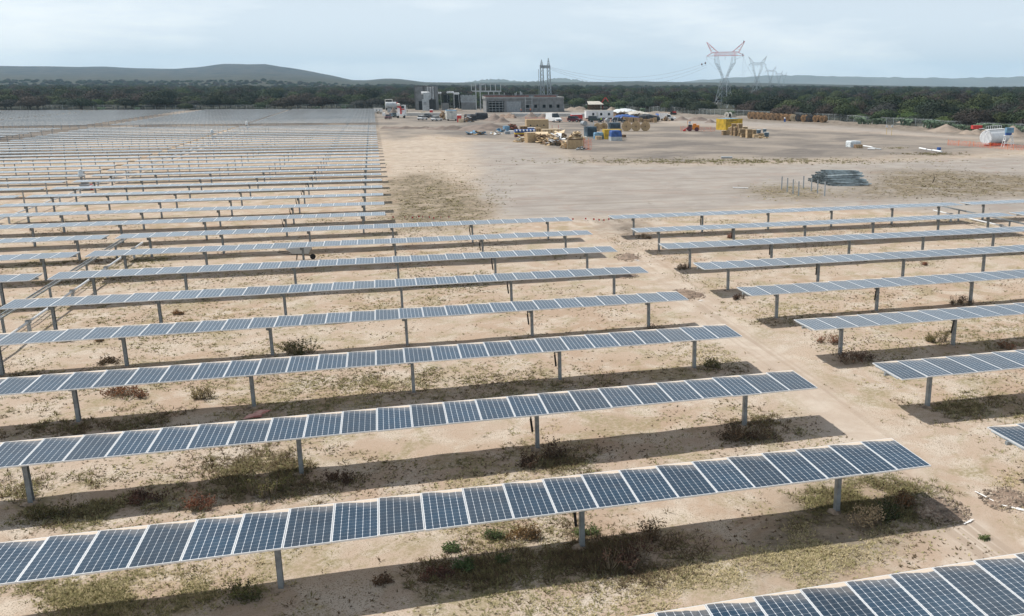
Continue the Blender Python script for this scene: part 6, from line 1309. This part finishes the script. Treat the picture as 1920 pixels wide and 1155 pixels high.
boxthing('timber_debris', 1001, 1026, 251.5, 268.5, 4, None, 'stack of dark pallets under a flat pale panel', 'debris', junk(['wooddark', 'wood'], 80, .5, 2., .25)); boxthing('timber_debris', 1023, 1058, 252, 273, 4.5, None, 'splayed broken boards and pale sheets in the middle of the pile', 'debris', junk(['woodpale', 'wood', 'wooddark', 'white'], 130, .5, 2.2, .15)); boxthing('timber_debris', 1038, 1060, 246, 261, 3, None, 'brown crate remains behind the middle of the pile', 'debris', junk(['wooddark', 'wood', 'woodpale'], 60, .4, 1.6, .3)); boxthing('timber_debris', 964, 988, 255, 267, 3, None, 'pale splintered boards at the left foot of the pile', 'debris', junk(['woodpale', 'offwhite', 'wood'], 70, .2, 1.3, .12))
boxthing('timber_debris', 1080, 1100, 276, 281.5, 2, None, 'dark plastic and pipe scraps at the corner of the large timber box', 'debris', junk(['grey', 'blacktarp', 'offwhite'], 40, .2, .8, .1)); boxthing('timber_debris', 1052, 1068, 268, 279, 2, None, 'loose boards left of the large timber box', 'debris', junk(['woodpale', 'wood'], 30, .3, 1.2, .1))
thing1('plywood_sheet', 'woodpale', 'flat pale plywood panel lying on the dark pallet stack', 'panel', spot(1014, 262)+Vector((0, 0, 1.35)), FACE+.1, lambda m_: m_.box((0, 0, 0), (3.1, 2.0, .08), rx=.18)); thing1('plywood_sheet', 'woodpale', 'tilted pale plywood panel right of the middle debris', 'panel', spot(1049, 261)+Vector((0, 0, 1.3)), FACE-.2, lambda m_: m_.box((0, 0, 0), (2.4, 1.6, .08), rx=.35, ry=-.3)); thing1('plywood_sheet', 'white', 'small white sheet leaning at the dark pallet stack', 'panel', spot(1004, 262)+Vector((0, 0, .8)), FACE-.5, lambda m_: m_.box((0, 0, 0), (1.3, .9, .05), rx=.5, ry=.4))
def bluewhite(e, w_, h_, d):
    n = 6; m_ = MB(); m_.box((0, 0, h_*.2), (w_, d, h_*.4)); m_.build('lower_layer', M['maroon'], e); m_ = MB(); m_.box((0, 0, h_*.5), (w_, d, h_*.22)); m_.build('yellow_layer', M['yellow'], e); m_ = MB()
    for i in range(n): m_.box((-w_/2+w_*(i+.5)/n, 0, h_*.8), (w_/n*.9, d, h_*.36))
    m_.build('blue_layer', M['blue'], e); m_ = MB()
    for i in range(n): m_.ball((-w_/2+w_*(i+.5)/n, -d/2, h_*.88), w_/n*.28, 0, 7, 4)
    m_.build('white_bag', M['white'], e)
boxthing('material_stack', 965, 1004, 243, 257.5, 2, None, 'low stack of blue over yellow over red packages behind the plywood crate', 'stack', bluewhite); boxthing('material_stack', 990, 1003.5, 239.8, 246, 1.4, None, 'small blue and white stack behind the larger coloured stack', 'stack', simple('blue', 'white'))
def bigcrate(e, w_, h_, d):
    m_ = MB(); m_.box((0, 0, h_/2), (w_, d, h_)); m_.build('body', M['wood'], e)
    for i in range(3):
        m_ = MB(); x = w_*(-.32+.3*i); r_ = h_*.38; m_.tube((x, -d/2-.1, r_+.15), (x, -d/2-.02, r_+.15), r_, n=20); m_.build('drum_face', M['wood'], e); m_ = MB(); m_.tube((x, -d/2-.14, r_+.15), (x, -d/2-.11, r_+.15), r_*.2, n=8); m_.build('drum_hub', M['void'], e)
boxthing('drum_crate', 986, 1027.5, 224, 243.5, 3, None, 'row of tall tan cable drums packed together behind the timber pile', 'cable drums', bigcrate)
boxthing('timber_box', 975, 988, 237, 245, 2, None, 'low brown timber box left of the packed drums', 'crate', simple('wooddark', 'wood')); boxthing('dark_crate', 955, 969, 233.5, 243.7, 2.5, None, 'stack of dark broken pallets left of the packed drums', 'pallets', junk(['wooddark', 'rust'], 60, .6, 1.8, .2)); boxthing('timber_crate', 1003, 1014, 240.5, 251, 1.6, None, 'dark open crate behind the flat plywood panel', 'crate', simple('wooddark', 'wood', 3)); boxthing('timber_crate', 1016, 1033, 243, 252, 2, None, 'tan cardboard-like crates behind the middle debris', 'crate', simple('wood', 'woodpale', 3)); boxthing('timber_crate', 1034, 1051, 242.5, 252, 2, None, 'open crate with a pale broken lid at the back right of the pile', 'crate', simple('wood', 'woodpale', 3)); boxthing('blue_drum', 1046, 1052, 241, 248, 1, None, 'small blue drum at the back right of the timber pile', 'drum', simple('blue'))
boxthing('steel_cabinet', 944.5, 954, 236.3, 245.3, 1.5, None, 'pale blue steel cabinet beside the dark broken pallets', 'cabinet', simple('lblue'), rot=.2); boxthing('pipe_litter', 930, 948, 243.5, 248, 2, None, 'pale blue pipes and sheets left of the steel cabinet', 'pipes', junk(['lblue', 'palegrey'], 24, .5, 1.8, .12)); boxthing('plank_litter', 876, 912, 247, 252.8, 2.5, None, 'dark planks lying on the track left of the pipes', 'planks', junk(['wooddark', 'lblue', 'wood'], 40, .6, 2.2, .1)); boxthing('plank_litter', 919, 940, 246, 252.5, 2, None, 'white and dark litter on the ground below the pipes', 'litter', junk(['white', 'blacktarp', 'wood'], 30, .3, 1., .08))
boxthing('drum_bale', 947, 956, 246, 251.8, 1.2, None, 'grey and blue drum bale on the ground', 'drum', wrapped('grey')); boxthing('foam_block', 954.5, 963, 245, 250.5, 1, None, 'white foam block beside the grey drum bale', 'block', simple('white'))

# ------------------------------------------------------------------ right side things
def white_tank():
    vb = 273; k = mpp(1862, vb); p = spot(1864, vb, 1.6); r_ = 1.3; L = 6.7
    e = empty('storage_tank', p, FACE+.72, 'white horizontal cylindrical tank at the right edge of the yard', 'tank'); m_ = MB(); zc = r_+.28
    m_.tube((-L/2, 0, zc), (L/2, 0, zc), r_, n=32); m_.build('shell', M['white'], e); m_ = MB(); m_.tube((-L/2-.12, 0, zc), (-L/2+.02, 0, zc), r_*.97, n=32); 
    for i in range(16): a_ = i*math.pi/8; m_.ball((-L/2-.14, math.cos(a_)*r_*.82, zc+math.sin(a_)*r_*.82), .09, 0, 6, 4)
    m_.build('end_cap', M['white'], e); m_ = MB(); m_.box((0, 0, zc+r_+.12), (L*.95, .9, .1)); m_.box((L*.1, -.5, zc+r_-.1), (L*1.15, .35, .16)); m_.build('walkway', M['white'], e); m_ = MB()
    for i in range(8): m_.bar((-L*.44+i*L*.125, .4, zc+r_+.12), (-L*.44+i*L*.125, .4, zc+r_+.75), .05)
    m_.bar((-L*.44, .4, zc+r_+.75), (L*.44, .4, zc+r_+.75), .06); m_.build('handrail', M['white'], e)
    for x in (-L*.3, L*.3): m_ = MB(); m_.box((x, 0, .25), (.3, 2., .6)); m_.build('saddle', M['red'], e)
    m_ = MB(); m_.box((0, -.9, .1), (L*.9, .25, .2)); m_.build('base_beam', M['red'], e)
    m_ = MB(); x0 = -L/2-1.7
    m_.bar((x0, -.6, .35), (x0, -.6, 2.9), .14); m_.bar((x0-.3, -.6, 2.8), (-L/2+.3, -.6, 2.8), .13); m_.bar((x0, -.6, .4), (-L/2+.2, -.6, .25), .14); m_.bar((x0, -.6, 1.9), (x0+.8, -.6, 2.7), .1); m_.bar((x0-.3, .5, 3.2), (-L/2, .5, 3.2), .1); m_.build('end_frame', M['white'], e)
    m_ = MB(); m_.bar((L*.62, -.3, .2), (L*.62, -.3, 3.0), .1); m_.build('prop', M['palegrey'], e)
    m_ = MB(); m_.box((0, 0, .35), (2.0, 1.3, .75)); tag(m_.build('red_box', M['red'], None, spot(1829, 262, 3.5)+Vector((0, 0, 2.1)), FACE), 'red box resting behind the left end of the white tank', 'box')
    q = spot(1889, 276, .4); e = empty('pump_stand', q, FACE, 'white A-frame stand carrying a blue pump in front of the tank', 'pump'); m_ = MB()
    for s_ in (-1, 1):
        for t in (-1, 1): m_.bar((s_*.95, t*.6, 0), (s_*.55, t*.3, 2.1), .12)
        m_.box((s_*.75, 0, 1.2), (.1, 1.1, .1))
    m_.box((0, -.5, .7), (2.0, .1, .12)); m_.box((0, 0, 2.1), (1.6, .9, .12)); m_.build('stand', M['white'], e); m_ = MB(); m_.box((.05, 0, 3.1), (1.35, .8, .9)); m_.build('hopper', M['lblue'], e); m_ = MB(); m_.tube((-.6, 0, 2.45), (.4, 0, 2.45), .32, n=10); m_.ball((.2, 0, 2.5), .38, 0, 8, 5); m_.build('motor', M['blue'], e)
white_tank()
# heap of steel posts
def post_heap():
    p = at(1581, 349); e = empty('steel_post_heap', (p.x, p.y, 0), FACE, 'large heap of galvanised steel posts lying on the sand', 'heap of posts'); rnd = random.Random(9)
    c = MB(); c.box((0, 0, 0), (4.2, .17, .014)); c.box((0, .08, .05), (4.2, .014, .1)); c.box((0, -.08, .05), (4.2, .014, .1)); cme = c.mesh('steel_post', M['zinc'])
    n = 0
    for lay in range(8):
        cnt_ = 18-2*lay
        for i in range(cnt_):
            if n >= 100: break
            t = (i+.5)/cnt_; d_ = t*5.2*(1-lay/10.)+lay*.26; z = .08+lay*.19+rnd.uniform(-.03, .03)
            o = part('steel_post', cme, e, (.95-.36*d_+rnd.uniform(-.45, .45), d_+rnd.uniform(-.1, .1), z)); o.rotation_euler = (rnd.uniform(-1.6, 1.6), rnd.uniform(-.05, .05), rnd.uniform(-.13, .13)+.02); n += 1
post_heap()
c = MB(); c.box((0, 0, .8), (.014, .17, 1.75)); c.box((.05, .08, .8), (.1, .014, 1.75)); c.box((.05, -.08, .8), (.1, .014, 1.75)); SP = c.mesh('standing_post', M['palegrey'])
for i, (bx, by) in enumerate(((418, 480), (485, 515), (555, 535), (622, 560), (680, 470), (775, 500), (850, 530), (935, 560))):
    p = at(1400+bx/6.4, 280+by/6.4); o = bpy.data.objects.new('standing_post', SP); C.objects.link(o); o.location = (p.x, p.y, 0); o.rotation_euler = (random.uniform(-.02, .02), random.uniform(-.02, .02), random.uniform(-.2, .2)+1.2)
    h_ = (480-320, 515-342, 535-362, 560-388, 470-314, 500-352, 530-368, 560-390)[i]/6.4*vm(1500, 362); o.scale = (.75, .75, h_/1.67)
    tag(o, f'upright steel test post in the sand, {ordn(i+1)} from the left of eight', 'post', 'upright test posts')
def sign(u, vt, vb, mk, wpx, hpx, label, post='yellow'):
    h_ = (vb-vt)*vm(u, vb); k = mpp(u, vb); e = empty('small_sign', spot(u, vb), FACE, label, 'sign'); m_ = MB(); m_.bar((0, 0, 0), (0, 0, h_), .07); m_.build('post', M[post], e); m_ = MB(); m_.box((0, -.05, h_-hpx*k/2), (wpx*k, .05, hpx*k)); m_.build('board', M[mk], e); return e, h_, k
e, h_, k = sign(1662, 234.5, 252, 'white', 4, 4.5, 'left small white sign on a yellow post before the fence'); m_ = MB(); m_.box((0, -.085, h_-.3), (.06, .02, .4)); m_.build('digit', M['void'], e); e, h_, k = sign(1671.5, 234.3, 254, 'white', 4, 4.5, 'right small white sign on a yellow post before the fence'); m_ = MB(); m_.box((0, -.085, h_-.2), (.22, .02, .06)); m_.box((.08, -.085, h_-.35), (.06, .02, .3)); m_.build('digit', M['void'], e)
e, h_, k = sign(1471, 222.5, 236, 'blue', 3.4, 6, 'small blue board on a thin post in front of the cable drums', 'offwhite'); m_ = MB(); m_.ball((0, 0, h_+.15), .22, 0, 8, 5); m_.build('cap', M['white'], e)
boxthing('covered_box', 1588.5, 1611, 264.5, 276, 2, None, 'white sheet covered box on the grey yard', 'box', wrapped('whitetarp')); boxthing('wooden_crate', 1602, 1615.5, 271.3, 278, 1, None, 'small brown crate at the right foot of the white covered box', 'crate', simple('wooddark', slats=4))
def pipe(u0, v0_, u1, v1, r_, mk, label): a_, b_ = spot(u0, v0_), spot(u1, v1); m_ = MB(); m_.tube(Vector((0, 0, r_)), (b_-a_)+Vector((0, 0, r_)), r_, n=8); tag(m_.build('pipe', M[mk], None, a_), label, 'pipe', 'pipes on the ground')
pipe(1612, 273.5, 1636, 277.5, .13, 'white', 'white pipe running from the covered box'); pipe(1632, 277.6, 1652, 281, .10, 'palegrey', 'grey pipe continuing right of the covered box'); pipe(1724, 279.5, 1737, 281.8, .16, 'white', 'thick white pipe left of the blue cap'); pipe(1739, 282, 1747, 283, .12, 'white', 'short white pipe between two longer ones'); pipe(1749, 283.5, 1765, 286, .16, 'white', 'white pipe with a blue cap beside it'); pipe(1627, 280, 1640, 280.4, .12, 'white', 'white pipe lying below the grey pipe'); pipe(1352, 297, 1373, 297, .16, 'palegrey', 'pale bundle of pipes on the weedy edge of the yard')
m_ = MB(); m_.tube((0, 0, 0), (0, 0, .75), .36, n=12); tag(m_.build('blue_drum', M['blue'], None, spot(1760, 284.5), 0), 'small blue drum at the end of the white pipes', 'drum')
pipe(1374, 352.5, 1403, 353.5, .05, 'white', 'thin white pipe lying left of the upright posts'); pipe(480, 776, 494, 773, .03, 'offwhite', 'short pale stick behind the second row')
m_ = MB(); m_.quad((-.35, -.08, .03), (.25, -.1, .03), (.3, .1, .10), (-.15, .1, .12)); m_.quad((-.3, -.1, .05), (.2, .2, .2), (.6, .15, .15), (.1, -.12, .06)); m_.box((0, 0, .05), (.5, .15, .06)); tag(m_.build('cardboard_scrap', M['wrap'], None, at(476, 783), .1), 'red and white torn wrapper behind the second front row', 'wrapper')
m_ = MB(); m_.tube((0, 0, -.1), (.25, 0, .5), .07, .05, 6); m_.tube((.25, 0, .5), (.15, .1, 1.1), .05, .02, 6); tag(m_.build('dead_stump', M['bark'], None, at(1748, 343), 0), 'dead dark tree stump in the dry grass at right', 'stump')

def barrow():
    p = at(572, 487); e = empty('wheelbarrow', (p.x-.1, p.y, 0), 0, 'wheelbarrow with a dark wheel parked between the front rows', 'wheelbarrow')
    m_ = MB(); b = [(-.62, -.25, .48), (.35, -.25, .42), (.35, .25, .42), (-.62, .25, .48)]; t = [(-1.0, -.42, .82), (.62, -.36, .86), (.62, .36, .86), (-1.0, .42, .82)]; m_.add(b+t, [(0, 1, 2, 3), (0, 4, 5, 1), (1, 5, 6, 2), (2, 6, 7, 3), (3, 7, 4, 0)]); m_.build('tray', M['palegrey'], e)
    m_ = MB(); m_.tube((.60, -.04, .19), (.60, .04, .19), .18, n=16); m_.build('wheel', M['black'], e)
    m_ = MB()
    for s_ in (-1, 1): m_.bar((.68, s_*.09, .24), (-.7, s_*.26, .46), .04); m_.bar((-.7, s_*.26, .46), (-1.5, s_*.3, .62), .04); m_.bar((-.35, s_*.26, .44), (-.42, s_*.28, .0), .04)
    m_.build('handle', M['black'], e)
    m_ = MB(); m_.box((.35, 0, .98), (.5, .4, .16), rz=.4); m_.box((.0, .1, .95), (.5, .1, .1), ry=.3); tag(m_.build('tool_bundle', M['orange'], None, Vector((p.x-.1, p.y, 0)), 0), 'orange and black tools lying in the wheelbarrow', 'tools')
barrow()
def motor(u, v, label, h_=1.7):
    p = at(u, v, .9); e = empty('tracker_motor', (p.x, p.y, 0), 0, label, 'motor', 'tracker drive motors'); m_ = MB(); m_.box((0, 0, .6), (.2, .25, 1.2)); m_.build('stand', M['grey'], e); m_ = MB(); m_.tube((0, 0, 1.2), (0, 0, h_+.15), .34, .22, 12); m_.ball((0, 0, h_+.15), .24, 0, 10, 5); m_.build('cover', M['whitetarp'], e); m_ = MB(); m_.box((.35, 0, .55), (.5, .4, .5)); m_.build('control_box', M['grey'], e)
motor(153, 337, 'white covered drive motor standing among the left rows'); motor(398, 254, 'small white drive motor far back on the diagonal gap'); motor(463, 236, 'white cabinet beside the cross road at left')
m_ = MB(); m_.box((0, 0, .35), (1., .5, .6)); m_.box((.62, 0, .35), (.2, .5, .6), 1); tag(m_.build('tool_chest', [M['grey'], M['red']], None, at(161, 357), 0), 'grey and red tool chest on the ground among the left rows', 'chest')

# ------------------------------------------------------------------ haze
m_ = MB(); m_.box((0, 0, 70), (17000, 17000, 300)); hz = MB(); me = m_.mesh('haze', [])
o = bpy.data.objects.new('haze', me); C.objects.link(o); tag(o, kind='stuff')
mt = bpy.data.materials.new('haze_air'); mt.use_nodes = True; n = mt.node_tree; n.nodes.clear(); out = n.nodes.new('ShaderNodeOutputMaterial'); pv = n.nodes.new('ShaderNodeVolumePrincipled')
pv.inputs['Density'].default_value = 0.00009; pv.inputs['Color'].default_value = (.52, .79, 1.0, 1); pv.inputs['Anisotropy'].default_value = .1
n.links.new(pv.outputs[0], out.inputs['Volume']); me.materials.append(mt)
